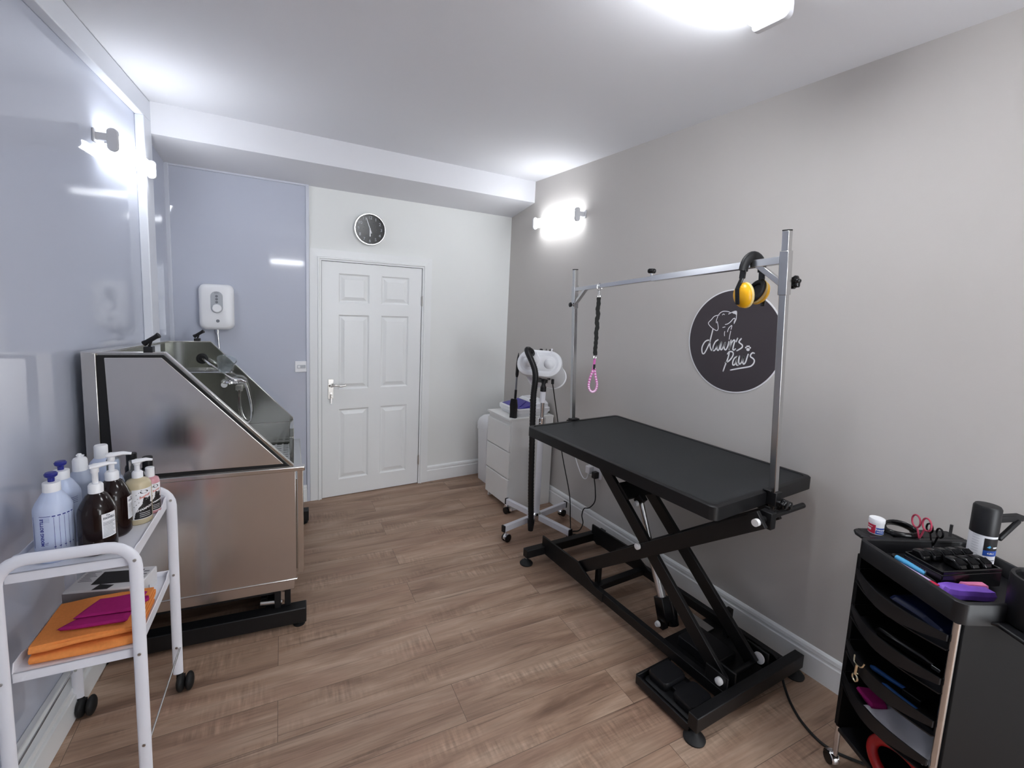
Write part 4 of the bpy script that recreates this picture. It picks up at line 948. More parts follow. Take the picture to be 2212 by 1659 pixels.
uf.bar((-0.2, -0.2, 0.915), (0.25, -0.2, 0.915), 0.04, 0.03); uf.bar((-0.2, 0.42, 0.915), (0.25, 0.42, 0.915), 0.04, 0.03)
uf.build('under_frame', 'black', gt, bevel=0.003)
G = lambda x, y, z: V3((x, y, z))-TC
def rail(x, yf_, yn, nm):
    r_ = MB(); r_.bar(G(x, yf_, 0.075), G(x, yn, 0.075), 0.032, 0.05)
    r_.prism([(yf_+0.005, 0.05), (yf_+0.005, 0.165), (yf_-0.37, 0.172), (yf_-0.46, 0.135), (yf_-0.53, 0.105), (yf_-0.60, 0.105), (yf_-0.60, 0.05)], G(x-0.022, 0, 0), (0, 1, 0), (0, 0, 1), (0.012, 0, 0))
    return r_.build(nm, 'black', gt, bevel=0.002)
rail(1.795, 2.42, 1.05, 'base_rail'); rail(2.215, 2.40, 1.05, 'base_rail')
def cross(a, b, w, h, nm): return MB().bar(a, b, w, h).build(nm, 'black', gt, bevel=0.003)
cross(G(1.635, 2.42, 0.075), G(2.31, 2.405, 0.075), 0.05, 0.055, 'end_bar')
cross(G(1.55, 1.035, 0.082), G(2.312, 1.02, 0.082), 0.045, 0.065, 'end_bar')
cross(G(1.80, 1.93, 0.065), G(2.215, 1.93, 0.065), 0.045, 0.035, 'cross_bar')
for x in (1.86, 2.16):
    MB().bar(G(x, 1.955 if x < 2 else 1.30, 0.05), G(x, 1.955 if x < 2 else 1.30, 0.215), 0.028, 0.03, (0, 1, 0)).build('stop_post', 'black', gt, bevel=0.003)
mp_ = MB(); mp_.bb(G(1.80, 1.06, 0.055), G(2.20, 1.44, 0.062)); mp_.build('base_plate', 'black', gt)
# scissor arms
def arm(x, a, b, w=0.022, h=0.07, nm='scissor_arm'):
    return MB().bar(G(x, *a), G(x, *b), w, h, (0, 0, 1)).build(nm, 'black', gt, bevel=0.003)
A_lo, A_hi = (2.05, 0.135), (0.99, 0.905)
B_lo, B_hi = (1.10, 0.095), (2.0, 0.845)
arm(1.806, A_lo, A_hi); arm(2.12, A_lo, (1.10, 0.83))
arm(1.836, B_lo, B_hi); arm(2.06, B_lo, B_hi)
for y, z in ((1.592, 0.497), (1.10, 0.10), (1.99, 0.835), (1.97, 0.195), (1.0, 0.898)): MB().cyl(G(1.80, y, z), G(2.13, y, z), 0.012, n=14).build('pivot_shaft', 'black', gt)
for y, z in ((1.60, 0.495), (1.085, 0.13)):
    c = MB(); c.rings([G(1.789, y, z), G(1.775, y, z), G(1.771, y, z)], [0.0165, 0.0165, 0.010], 18); c.build('pivot_cap', 'white_cap', gt)
for xr in (1.858, 2.085): MB().rings([G(xr, 1.085, 0.125), G(xr-0.008, 1.085, 0.125)], [0.026, 0.026], 24).build('roller', 'white_cap', gt)
for xr in (1.795, 1.852, 2.10): MB().bar(G(xr, 1.05, 0.118), G(xr, 1.16, 0.118), 0.010, 0.085).build('pivot_bracket', 'black', gt, bevel=0.004)
c = MB(); c.cyl(G(1.79, 1.0, 0.893), G(1.772, 1.0, 0.893), 0.015, n=20); c.build('top_pivot_cap', 'white_cap', gt)
c = MB(); c.bb(G(1.835, 0.97, 0.86), G(1.87, 1.02, 0.93)); c.build('slide_block', 'black', gt, bevel=0.003)
pl2_ = MB(); pl2_.bar(G(1.83, 1.78, 0.715), G(2.06, 1.78, 0.715), 0.10, 0.02, (0, -0.64, 0.77)); pl2_.bar(G(1.91, 1.74, 0.655), G(1.91, 1.70, 0.70), 0.04, 0.04); pl2_.build('arm_brace', 'black', gt, bevel=0.003)
rm = MB(); rm.cyl(G(1.92, 1.725, 0.665), G(1.92, 1.62, 0.42), 0.0145, n=16); rm.build('actuator_rod', 'alu', gt)
rm = MB(); rm.cyl(G(1.92, 1.63, 0.43), G(1.92, 1.525, 0.20), 0.0215, n=18); rm.build('actuator_tube', 'alu', gt)
for y, z in ((1.72, 0.66), (1.51, 0.085)): MB().rings([G(1.885, y, z), G(1.870, y, z)], [0.016, 0.012], 16).build('actuator_pin_cap', 'white_cap', gt)
mo_ = MB(); mo_.bar(G(1.92, 1.535, 0.215), G(1.92, 1.495, 0.10), 0.055, 0.06, (0, 1, 0)); mo_.cyl(G(1.965, 1.52, 0.19), G(1.965, 1.48, 0.07), 0.032, n=20); mo_.build('motor', 'black_gloss', gt, bevel=0.004)
mo_ = MB(); mo_.bb(G(1.90, 1.49, 0.055), G(1.94, 1.53, 0.10)); mo_.build('motor_bracket', 'black', gt)
cb = MB(); cb.bb(G(1.88, 1.17, 0.062), G(2.04, 1.38, 0.11)); cb.build('control_box', 'black_plastic', gt, bevel=0.004)
ad = MB(); ad.bb(G(2.06, 1.36, 0.066), G(2.14, 1.60, 0.072)); ad.build('rating_plate', 'alu', gt)
for x, y in ((1.648, 2.42), (1.572, 1.035), (2.29, 1.022), (2.29, 2.405)):
    f_ = MB(); f_.lathe([(0.042, 0), (0.044, 0.007), (0.036, 0.017), (0.017, 0.028), (0.012, 0.036), (0.0001, 0.036)], G(x, y, 0), 26); fo_ = f_.build('foot', 'rubber', gt, angle=50)
    MB().cyl(G(x, y, 0.033), G(x, y, 0.055), 0.008, n=12).build('foot_bolt', 'alu', fo_)
gd = MB(); gd.bar(G(1.562, 1.055, 0.032), G(1.562, 1.345, 0.032), 0.012, 0.04); gd.bar(G(1.562, 1.345, 0.032), G(1.79, 1.345, 0.032), 0.012, 0.04); gd.bb(G(1.562, 1.055, 0.012), G(1.79, 1.345, 0.018))
gd.build('pedal_guard', 'black', gt, bevel=0.003)
lead = MB(); lead.tube([G(2.10, 1.20, 0.075), G(2.15, 1.14, 0.115), G(2.18, 1.06, 0.11), G(2.16, 1.0, 0.02), G(2.10, 0.935, 0.006), G(2.04, 0.85, 0.006), G(2.015, 0.75, 0.006), G(2.06, 0.655, 0.006), G(2.13, 0.58, 0.006), G(2.22, 0.53, 0.006)], 0.0055, 8, 8)
lead.build('power_lead', 'rubber', gt)
fp = thing('foot_pedal', 'black two-treadle foot pedal inside the guard at the table base', 'pedal', (1.675, 1.2, 0.018), 0.0)
zl = zloft([(0.165, 0.265, 0.02, 0), (0.165, 0.265, 0.02, 0.014), (0.15, 0.25, 0.02, 0.02)]); zl.build('base', 'black_plastic', fp)
for yy in (-0.07, 0.07):
    p_ = zloft([(0.13, 0.10, 0.02, 0.018, 0, yy), (0.145, 0.112, 0.025, 0.048, 0, yy), (0.135, 0.10, 0.022, 0.06, 0, yy)])
    p_.build('treadle', 'black_plastic', fp, angle=50)
MB().bb((-0.03, -0.015, 0.018), (0.05, 0.015, 0.042)).build('bridge', 'black_plastic', fp, bevel=0.003)

# ------------------------------------------------------------------ grooming arm
ga = thing('grooming_gantry', 'stainless overhead grooming arm clamped to both ends of the black table', 'grooming frame', (1.93, 1.69, 0.98))
Q = lambda x, y, z: V3((x-1.93, y-1.69, z-0.98))
yF, yN = 2.348, 1.03
Fb, Ft = (1.909, yF, 0.93), (1.856, yF, 1.946); Nb, Nt = (1.945, yN, 0.91), (1.826, yN, 2.043)
def on(a, b, z): s = (z-a[2])/(b[2]-a[2]); return (a[0]+(b[0]-a[0])*s, a[1], z)
post = lambda a, b, w, nm, m_: MB().bar(Q(*a), Q(*b), w, w, (0, 1, 0)).build(nm, m_, ga, bevel=0.002)
post(Fb, Ft, 0.026, 'post', 'steel_tube'); post(Nb, Nt, 0.027, 'post', 'steel_tube')
for a, b in ((Fb, Ft), (Nb, Nt)):
    d = (V3(b)-V3(a)).normalized(); MB().bar(Q(*b), Q(*(V3(b)+d*0.004)), 0.026, 0.026, (0, 1, 0)).build('post_cap', 'black_plastic', ga)
post(on(Fb, Ft, 1.705), on(Fb, Ft, 1.85), 0.032, 'sleeve', 'steel_tube'); post(on(Nb, Nt, 1.80), on(Nb, Nt, 1.968), 0.034, 'sleeve', 'steel_tube')
c1 = V3(on(Fb, Ft, 1.823)); c2 = V3(on(Nb, Nt, 1.935)); mid = c1+(c2-c1)*0.49
MB().bar(Q(*c1), Q(*(mid+(c2-c1)*0.05)), 0.024, 0.024).build('crossbar', 'steel_tube', ga, bevel=0.0015)
MB().bar(Q(*mid), Q(*c2), 0.030, 0.030).build('crossbar', 'steel_tube', ga, bevel=0.0015)
dcb = (c2-c1).normalized()
MB().bar(Q(*(c1+dcb*0.115)), Q(*on(Fb, Ft, 1.73)), 0.022, 0.018).build('brace', 'steel_tube', ga, bevel=0.0015)
MB().bar(Q(*(c2-dcb*0.118)), Q(*on(Nb, Nt, 1.835)), 0.028, 0.022).build('brace', 'steel_tube', ga, bevel=0.0015)
def star_knob(p, d, r, stem, nm='knob'):
    p, d = V3(p), V3(d).normalized(); k_ = MB(); k_.cyl(p, p+d*stem, 0.0055, n=10)
    st = k_.build('knob_stem', 'chrome', ga)
    q = MB(); x = d.orthogonal().normalized(); y = d.cross(x); n = 36; rings = []
    for s_, f_ in ((0, 0.75), (0.25, 1), (0.75, 1), (1, 0.7)):
        rings.append([p+d*(stem+s_*r*1.1)+(x*math.cos(2*PI*j/n)+y*math.sin(2*PI*j/n))*r*f_*(1+0.12*math.cos(6*2*PI*j/n)) for j in range(n)])
    vs = [v for rg in rings for v in rg]
    q.add(vs, [(i*n+j, i*n+(j+1) % n, (i+1)*n+(j+1) % n, (i+1)*n+j) for i in range(3) for j in range(n)]+[tuple(range(n)), tuple(range(3*n, 4*n))])
    return q.build(nm, 'black_gloss', ga, angle=50)
p_ = on(Nb, Nt, 1.852); star_knob(Q(p_[0]+0.017, p_[1], p_[2]), (0.95, -0.3, 0), 0.024, 0.022)
p_ = on(Fb, Ft, 1.727); star_knob(Q(p_[0]-0.016, p_[1], p_[2]), (-1, 0.1, 0), 0.014, 0.010)
p_ = mid+V3((0, 0.012, 0.013)); star_knob(Q(*p_), (0, 0, 1), 0.021, 0.014)
def clamp(b, s):
    c_ = MB(); x, y = b[0], b[1]
    c_.bb(Q(x-0.022, y-0.022, 0.925), Q(x+0.022, y+0.022, 0.985))
    c_.bb(Q(x-0.045, min(y, y+s*0.06), 0.981), Q(x+0.045, max(y, y+s*0.06), 0.986)) if False else None
    c_.bb(Q(x-0.03, min(y, y+s*0.035)-0.0, 0.982), Q(x+0.03, max(y, y+s*0.035), 0.990))
    c_.bb(Q(x-0.02, min(y, y+s*0.10), 0.892), Q(x+0.03, max(y, y+s*0.10), 0.916))
    c_.bb(Q(x+0.045, y-0.018, 0.89), Q(x+0.06, y+0.018, 0.945))
    return c_.build('clamp', 'black', ga, bevel=0.003)
clamp((1.945, yN), 1); clamp((1.909, yF), -1)
star_knob(Q(1.945, yN-0.022, 0.945), (0, -1, -0.1), 0.021, 0.012); star_knob(Q(1.995, yN-0.018, 0.925), (0, -1, 0), 0.018, 0.012)
star_knob(Q(1.909, yF+0.022, 0.945), (0, 1, 0), 0.02, 0.012)

# strap and loop lead
sx0 = c1+dcb*(0.235)
st = thing('grooming_strap', 'black stretchy grooming strap hanging from the far end of the steel arm', 'strap', sx0)
m = MB(); ring = [V3((0.021*math.cos(2*PI*k/20)*0.9, 0, 0.021*math.sin(2*PI*k/20)-0.004)) for k in range(20)]; m.rings(smooth_path(ring, 1)+[ring[0]], 0.0025, 8); m.cyl((0, 0, -0.024), (0, 0, -0.05), 0.004); m.rings([V3((0.008*math.cos(2*PI*k/14), 0, -0.058+0.009*math.sin(2*PI*k/14))) for k in range(15)], 0.0022, 8); m.build('swivel_clip', 'chrome', st)
w = MB(); pts = []; wid = []
for i in range(40):
    z = -0.065-0.345*i/39; pts.append(V3((0.002*math.sin(i*0.7), 0.002*math.sin(i*0.9), z))); wid.append((0.0155+0.0018*math.sin(i*1.9), 0.0045+0.0012*math.sin(i*2.3)))
w.rings(pts, wid, 12, up=(0, 1, 0)); w.build('webbing', 'webbing', st, angle=60)
m = MB(); m.rings([V3((0.009*math.cos(2*PI*k/14), 0, -0.422+0.013*math.sin(2*PI*k/14))) for k in range(15)], 0.002, 8); m.build('end_ring', 'chrome', st)
pk = thing('noose_loop', 'pink spotted loop lead hanging below the black strap', 'lead', sx0+V3((0, 0, -0.43)))
lp = [V3((0.0, 0, 0.0)), V3((-0.004, 0, -0.06)), V3((-0.018, 0.0, -0.11)), V3((-0.026, 0, -0.16)), V3((-0.018, 0, -0.192)), V3((0.0, 0, -0.203)), V3((0.017, 0, -0.19)), V3((0.023, 0, -0.155)), V3((0.012, 0, -0.11)), V3((0.002, 0, -0.06))]
Rl = Matrix.Rotation(math.radians(-35), 3, 'Z'); lp = [Rl @ p for p in lp]
pth = smooth_path(lp, 6); m = MB(); m.rings(pth, [(0.0028, 0.0075)]*len(pth), 10, up=Rl @ V3((1, 0, 0))); lo = m.build('loop', 'pink_web', pk, angle=60)
m = MB()
for p in pth[8::2]: m.sphere(p, 0.0062, 8, 6)
m.build('spots', 'pink_dot', lo)
m = MB(); m.cyl((0, 0, -0.035), (0.0, 0, -0.065), 0.007, n=10); m.bar((0.004, 0, -0.06), (0.012, 0, -0.075), 0.005, 0.005); m.build('slider', 'rubber', pk)

# ear defenders over the crossbar
ec = c2-dcb*0.132
em = thing('ear_defenders', 'yellow and black ear defenders hung over the steel crossbar', 'ear defenders', ec, math.radians(-14))
bd = [V3((-0.048*math.cos(PI*k/14), 0, -0.030+0.062*math.sin(PI*k/14))) for k in range(15)]
m = MB(); m.rings(bd, [(0.0215, 0.0105)]*15, 14, up=(0, 1, 0)); m.build('headband', 'black_plastic', em, angle=60)
for s_ in (-1, 1):
    zc_ = -0.128 if s_ < 0 else -0.112
    m = MB(); m.bar((s_*0.048, 0, -0.025), (s_*0.050, 0, -0.062), 0.03, 0.008, (1, 0, 0)); m.bar((s_*0.050, 0, -0.058), (s_*0.072, -0.002, -0.105), 0.022, 0.006, (1, 0, 0)); m.bar((s_*0.072, -0.002, -0.10), (s_*0.064, -0.004, -0.168), 0.022, 0.006, (1, 0, 0))
    m.build('yoke', 'black_gloss', em, bevel=0.003)
    X = Matrix.Translation((s_*0.037, -0.004, zc_)) @ Matrix.Rotation(math.radians(-8 if s_ < 0 else 22), 4, 'Y') @ Matrix.Rotation(s_*PI/2, 4, 'Y')
    m = MB(); m.lathe([(0.043, -0.012), (0.046, 0.0), (0.044, 0.012), (0.034, 0.024), (0.018, 0.0295), (0.0001, 0.030)], (0, 0, 0), 32, X, sx=1.14, sy=0.96); cu = m.build('cup', 'yellow', em, angle=60)
    m = MB(); m.lathe([(0.046, -0.012), (0.047, -0.006), (0.045, 0.0)], (0, 0, 0), 32, X, sx=1.15, sy=0.97, caps=False); m.build('cup_rim', 'cushion', cu)
    m = MB(); m.lathe([(0.044, -0.012), (0.042, -0.020), (0.034, -0.023), (0.027, -0.019), (0.026, -0.013), (0.0001, -0.012)], (0, 0, 0), 32, X, sx=1.14, sy=0.96); m.build('cushion', 'rubber', cu, angle=60)

# ------------------------------------------------------------------ wall sign
SG = V3((W, 1.57, 1.567))
sg = thing('wall_sign', 'round charcoal wall sign with a white dog outline and handwritten lettering', 'sign', SG)
XS = lambda x, y, o: V3((-o, -x, y))
def disc(r, o0, o1, nm, m_, par):
    mb = MB(); n = 96; mb.add([XS(r*math.cos(2*PI*k/n), r*math.sin(2*PI*k/n), o) for o in (o0, o1) for k in range(n)], [(k, (k+1) % n, (k+1) % n+n, k+n) for k in range(n)]+[tuple(range(n, 2*n)), tuple(range(n))]); return mb.build(nm, m_, par)
disc(0.286, 0.0, 0.003, 'border', 'sign_white', sg); dk = disc(0.279, 0.003, 0.0038, 'disc', 'sign', sg)
STROKES = [[(-0.1014, 0.1392), (-0.0913, 0.152), (-0.0763, 0.1608), (-0.0584, 0.1627), (-0.0404, 0.1609), (-0.0287, 0.1558)], [(-0.0389, 0.1481), (-0.0264, 0.1547), (-0.0119, 0.162), (0.0007, 0.1657), (0.0074, 0.164), (0.0093, 0.1542), (0.0093, 0.1383), (0.0098, 0.1225), (0.0049, 0.1083), (-0.0004, 0.0972)], [(-0.0526, 0.0888), (-0.0374, 0.0938), (-0.0212, 0.1068), (-0.0096, 0.1215), (0.0007, 0.1268), (0.0029, 0.1181), (-0.0012, 0.104)], [(-0.0968, 0.1395), (-0.1104, 0.1368), (-0.1284, 0.1297), (-0.1431, 0.1123), (-0.1582, 0.0968), (-0.1605, 0.0875), (-0.1511, 0.0763), (-0.1355, 0.0648), (-0.1205, 0.0575), (-0.1058, 0.0511), (-0.0969, 0.055), (-0.0945, 0.0676), (-0.0995, 0.0879), (-0.1043, 0.102)], [(-0.1044, 0.1329), (-0.1101, 0.112), (-0.1111, 0.0996), (-0.1082, 0.0948)], [(-0.0764, 0.1416), (-0.0702, 0.1468), (-0.0631, 0.1438)], [(-0.0665, 0.0715), (-0.0524, 0.0754)], [(-0.0515, 0.0502), (-0.0524, 0.0379), (-0.0502, 0.0258)], [(-0.0348, 0.0494), (-0.0302, 0.068), (-0.0205, 0.0807), (-0.0123, 0.0861), (-0.0131, 0.0732), (-0.0144, 0.065)], [(-0.0155, 0.0549), (-0.0183, 0.0325), (-0.0201, 0.0089)], [(-0.1276, 0.057), (-0.1319, 0.0315), (-0.1363, 0.006), (-0.1388, -0.0153), (-0.1361, -0.0403), (-0.1295, -0.0565), (-0.1201, -0.0689)], [(-0.1421, -0.0071), (-0.161, -0.011), (-0.1766, -0.0252), (-0.1877, -0.0499), (-0.1879, -0.0714), (-0.1821, -0.0879), (-0.1721, -0.0889), (-0.1616, -0.0727), (-0.1499, -0.046), (-0.1407, -0.0197)], [(-0.1201, -0.0689), (-0.115, -0.0591)], [(-0.0886, -0.0002), (-0.1036, -0.012), (-0.1149, -0.0381), (-0.115, -0.0591), (-0.1073, -0.0646), (-0.097, -0.0509), (-0.0879, -0.0271), (-0.0833, -0.0059), (-0.0893, -0.0355), (-0.0896, -0.0543), (-0.0821, -0.0597), (-0.0759, -0.0528), (-0.0715, -0.0296), (-0.0646, -0.0083), (-0.0674, -0.0374), (-0.0668, -0.0518), (-0.0597, -0.0531), (-0.0503, -0.0356), (-0.0417, -0.0102), (-0.0458, -0.0352), (-0.042, -0.0491), (-0.0329, -0.0502), (-0.024, -0.0288), (-0.0201, -0.0041)], [(-0.0078, 0.0052), (-0.0113, -0.0235), (-0.0139, -0.0481)], [(-0.013, -0.0399), (-0.0039, -0.0106), (0.0074, 0.0065), (0.0143, 0.0032), (0.0104, -0.0213), (0.0085, -0.0436), (0.0154, -0.0469), (0.0233, -0.04)], [(0.0298, 0.0186), (0.0233, 0.0)], [(0.0511, 0.0185), (0.0419, 0.0057), (0.0407, -0.0023), (0.052, -0.0092), (0.0612, -0.0162), (0.0605, -0.0281), (0.0469, -0.0395), (0.0329, -0.049)], [(-0.011, -0.0661), (-0.0165, -0.0973), (-0.028, -0.1357), (-0.0376, -0.1721)], [(-0.0214, -0.0734), (-0.0117, -0.06), (0.0057, -0.0581), (0.0135, -0.0693), (0.0071, -0.0903), (-0.0104, -0.1128), (-0.0293, -0.1235)], [(0.0364, -0.0806), (0.0226, -0.0924), (0.0153, -0.1135), (0.0179, -0.1293), (0.0284, -0.1259), (0.0367, -0.1026), (0.0409, -0.0821), (0.0376, -0.1106), (0.0393, -0.1264), (0.048, -0.1272)], [(0.051, -0.0768), (0.0498, -0.1049), (0.0558, -0.1201), (0.0654, -0.1109), (0.0732, -0.086), (0.0752, -0.0739), (0.0732, -0.1058), (0.0807, -0.1167), (0.0897, -0.1037), (0.0953, -0.0793), (0.0995, -0.0612)], [(0.133, -0.0514), (0.1228, -0.0506), (0.1139, -0.0614), (0.1152, -0.073), (0.128, -0.0791), (0.1373, -0.0896), (0.135, -0.1055), (0.1225, -0.1208), (0.1029, -0.1294), (0.0542, -0.1444), (0.0059, -0.1603)]]
NOSE = [(-0.0202, 0.1577), (0.0029, 0.1658), (0.0075, 0.1628), (0.0087, 0.1442), (0.0003, 0.1498), (-0.0041, 0.1504), (-0.0107, 0.1513)]
PAW = [(0.0959, -0.0361), (0.0825, -0.0266), (0.0895, -0.0192), (0.0989, -0.0182), (0.107, -0.0252)]
f_ = lambda x, y: XS(x, y, 0.0042)
dg = MB()
for s_ in STROKES[:10]: dg.ribbon(s_, 0.0042, f_)
dg.poly([f_(*p) for p in NOSE]); dg.build('dog_outline', 'sign_white', dk, smooth=False)
tx = MB()
for s_ in STROKES[10:]: tx.ribbon(s_, 0.0076, f_)
tx.build('lettering', 'sign_white', dk, smooth=False)
pw = MB()
for i, (c_, r_) in enumerate(zip(PAW, (0.0095, 0.0042, 0.0042, 0.0042, 0.0042))):
    pw.poly([f_(c_[0]+r_*1.05*math.cos(2*PI*k/16), c_[1]+r_*(0.85 if i == 0 else 1.2)*math.sin(2*PI*k/16)) for k in range(16)])
pw.build('paw_print', 'sign_white', dk, smooth=False)
# ------------------------------------------------------------------ black tool trolley
CR = math.atan2(-0.8756, -0.483); CO = V3((1.955, 0.71, 0))
CM = Matrix.Translation(CO) @ Matrix.Rotation(CR, 4, 'Z')
ct = thing('tool_trolley', 'black salon trolley with open trays and chrome poles by the right wall', 'trolley', CO, CR)
cx, cy, ch = 0.366, 0.40, 0.925
m = MB(); m.prism([(0.0, 0.175), (0.0, ch-0.06), (0.40, ch-0.06), (0.40, 0.15), (0.03, 0.15)], (-0.006, 0, 0), (0, 1, 0), (0, 0, 1), (0.016, 0, 0)); m.build('side_panel', 'mirror_dark', ct, bevel=0.003)
m = MB(); m.prism([(0.018, 0.15), (0.018, ch-0.06), (0.40, ch-0.06), (0.40, 0.15)], (cx-0.008, 0, 0), (0, 1, 0), (0, 0, 1), (0.014, 0, 0)); m.build('side_panel', 'mirror_dark', ct, bevel=0.003)
m = MB(); m.bb((0.0, 0.39, 0.15), (cx, 0.402, ch-0.06)); m.build('back_panel', 'mirror_dark', ct)
m = MB(); m.bb((0.0, 0.005, 0.15), (cx, 0.40, 0.168)); m.build('base_shelf', 'black_plastic', ct, bevel=0.004)
m = MB(); z0, z1 = ch-0.065, ch
o_ = rrect(cx+0.02, cy+0.01, 0.03, 5); i_ = rrect(cx-0.012, cy-0.022, 0.02, 5); k = len(o_); c0 = (cx/2, cy/2)
lv = [(o_, z0), (o_, z1-0.003), (rrect(cx+0.014, cy+0.004, 0.028, 5), z1), (rrect(cx-0.006, cy-0.016, 0.022, 5), z1), (i_, z1-0.004), (i_, z0+0.014)]
vs = [(a+c0[0], b+c0[1], z) for rg, z in lv for a, b in rg]
m.add(vs, [(i*k+j, i*k+(j+1) % k, (i+1)*k+(j+1) % k, (i+1)*k+j) for i in range(5) for j in range(k)]+[tuple(range(k)), tuple(range(5*k, 6*k))])
m.build('top_tray', 'black_plastic', ct, angle=45)
# rear strip with cut-outs
st_ = MB(); zs = ch-0.002
hole = [(-0.062, 0.145), (-0.03, 0.145), (-0.022, 0.20), (-0.03, 0.262), (-0.058, 0.262), (-0.066, 0.20)]
st_.bb((-0.022, 0.02, zs-0.012), (0.006, 0.42, zs)); st_.bb((-0.088, 0.055, zs-0.012), (-0.022, 0.145, zs)); st_.bb((-0.088, 0.262, zs-0.012), (-0.022, 0.40, zs))
st_.prism([(-0.022, 0.02), (-0.022, 0.055), (-0.088, 0.055), (-0.078, 0.035), (-0.055, 0.022)], (0, 0, zs-0.012), (1, 0, 0), (0, 1, 0), (0, 0, 0.012))
st_.prism([(-0.022, 0.42), (-0.05, 0.418), (-0.078, 0.41), (-0.088, 0.40), (-0.022, 0.40)], (0, 0, zs-0.012), (1, 0, 0), (0, 1, 0), (0, 0, 0.012))
st_.build('accessory_shelf', 'black_plastic', ct, bevel=0.004)
rg_ = MB(); pts = []
for q in range(25):
    a = 2*PI*q/24; pts.append((-0.06+0.042*math.cos(a), 0.203+0.058*math.sin(a), zs+0.004+0.016*max(0, -math.cos(a))))
rg_.rings(pts, [(0.007, 0.014)]*25, 10); rg_.build('holder_ring', 'black_gloss', ct, angle=60)
ZTR = (0.815, 0.675, 0.535, 0.405)
for zt_ in ZTR:
    t_ = MB(); n = 14; x0_, x1_ = 0.012, cx-0.010
    bow = lambda u: -0.012-0.045*math.sin(PI*u)
    L1 = [(x0_+(x1_-x0_)*i/n, bow(i/n)) for i in range(n+1)]
    dep = lambda u: 0.02+0.03*math.sin(PI*u)
    vs = []; fs = []
    for i, (x, y) in enumerate(L1):
        u = i/n; vs += [(x, y, zt_), (x, y+0.006, zt_), (x, y+0.006, zt_-dep(u)), (x, y, zt_-dep(u))]
    for i in range(n):
        for q in range(4): fs.append((i*4+q, i*4+(q+1) % 4, (i+1)*4+(q+1) % 4, (i+1)*4+q))
    fs += [(0, 1, 2, 3), (n*4, n*4+1, n*4+2, n*4+3)]
    t_.add(vs, fs)
    poly = [(x, y+0.003) for x, y in L1]+[(x1_, 0.385), (x0_, 0.385)]
    t_.prism(poly, (0, 0, zt_-0.05), (1, 0, 0), (0, 1, 0), (0, 0, 0.004))
    t_.bb((x0_, 0.0, zt_-0.048), (x0_+0.003, 0.385, zt_)); t_.bb((x1_-0.003, 0.0, zt_-0.048), (x1_, 0.385, zt_))
    t_.build('tray', 'black_plastic', ct, angle=40)
for px_, py_, zt1 in ((cx-0.004, 0.006, ch-0.065), (0.004, 0.012, 0.17)):
    MB().cyl((px_, py_, 0.045), (px_, py_, zt1), 0.0095, n=16).build('pole', 'chrome' if zt1 < 0.3 else 'steel_tube', ct)
for px_, py_ in ((0.362, 0.39), (0.004, 0.39)):
    MB().cyl((px_, py_, 0.045), (px_, py_, 0.17), 0.0095, n=16).build('pole', 'chrome', ct)
for px_, py_ in ((cx-0.004, 0.006), (0.004, 0.012), (0.362, 0.38), (0.004, 0.38)):
    c = MB()
    for s_ in (-1, 1): c.cyl((px_-0.01, py_-0.004+s_*0.011-0.006, 0.024), (px_-0.01, py_-0.004+s_*0.011+0.006, 0.024), 0.024, n=22)
    cw = c.build('caster', 'black_gloss', ct, bevel=0.003)
    q = MB(); q.rings([(px_-0.01+0.026*math.cos(a), py_-0.004, 0.024+0.026*math.sin(a)) for a in [PI*j/9-0.2 for j in range(10)]], [(0.015, 0.0025)]*10, 10); q.build('caster_hood', 'chrome', cw)
b_ = MB(); b_.prism([(0.345, 0.06), (0.385, 0.10), (0.475, 0.095), (0.49, 0.12), (0.49, 0.33), (0.47, 0.36), (0.345, 0.36)], (0, 0, ch-0.062), (1, 0, 0), (0, 1, 0), (0, 0, 0.012))
b_.build('side_shelf', 'black_plastic', ct, bevel=0.004)
def on_cart(x, y, z): return CM @ V3((x, y, z))
FLT = ch-0.05   # tray floor
# jar
t = thing('powder_jar', 'small white-lidded jar with red and blue label on the rear of the black trolley', 'jar', on_cart(-0.052, 0.098, ch-0.002), CR)
r = 0.024
MB().lathe([(r-0.002, 0), (r, 0.002), (r, 0.045), (0.0001, 0.045)], n=32).build('body', 'white_plastic', t)
MB().lathe([(r+0.0012, 0.043), (r+0.0012, 0.056), (r, 0.058), (0.0001, 0.058)], n=32).build('lid', 'white_plastic', t)
CJ = -CR + math.atan2(-0.71+0.05, -1.99)   # local direction of the label
l = MB(); wrap_rect(l, r+0.0004, CJ-0.75, 0, -0.018, 0.0175, 0.004, 0.037); lb1 = l.build('red_label', 'crimson', t)
l = MB(); wrap_rect(l, r+0.0007, CJ+0.55, 0, -0.0135, 0.018, 0.004, 0.028); lb2 = l.build('blue_label', 'royal', t)
l = MB(); wrap_rect(l, r+0.0007, CJ+0.55, 0, -0.0135, 0.018, 0.028, 0.0305); wrap_rect(l, r+0.0007, CJ-0.75, 0, -0.014, 0.004, 0.014, 0.022); wrap_rect(l, r+0.0007, CJ-0.75, 0, -0.016, 0.008, 0.027, 0.029)
f = wrap((0, 0), r+0.0011, CJ+0.55, 0); l.text('Trimmex', 0.0098, lambda x, y: f(x+0.003, y+0.02), bold=0.0004); wrap_rect(l, r+0.0011, CJ+0.55, 0, -0.01, 0.012, 0.010, 0.0125)
l.build('label_text', 'sign_white', t, smooth=False)
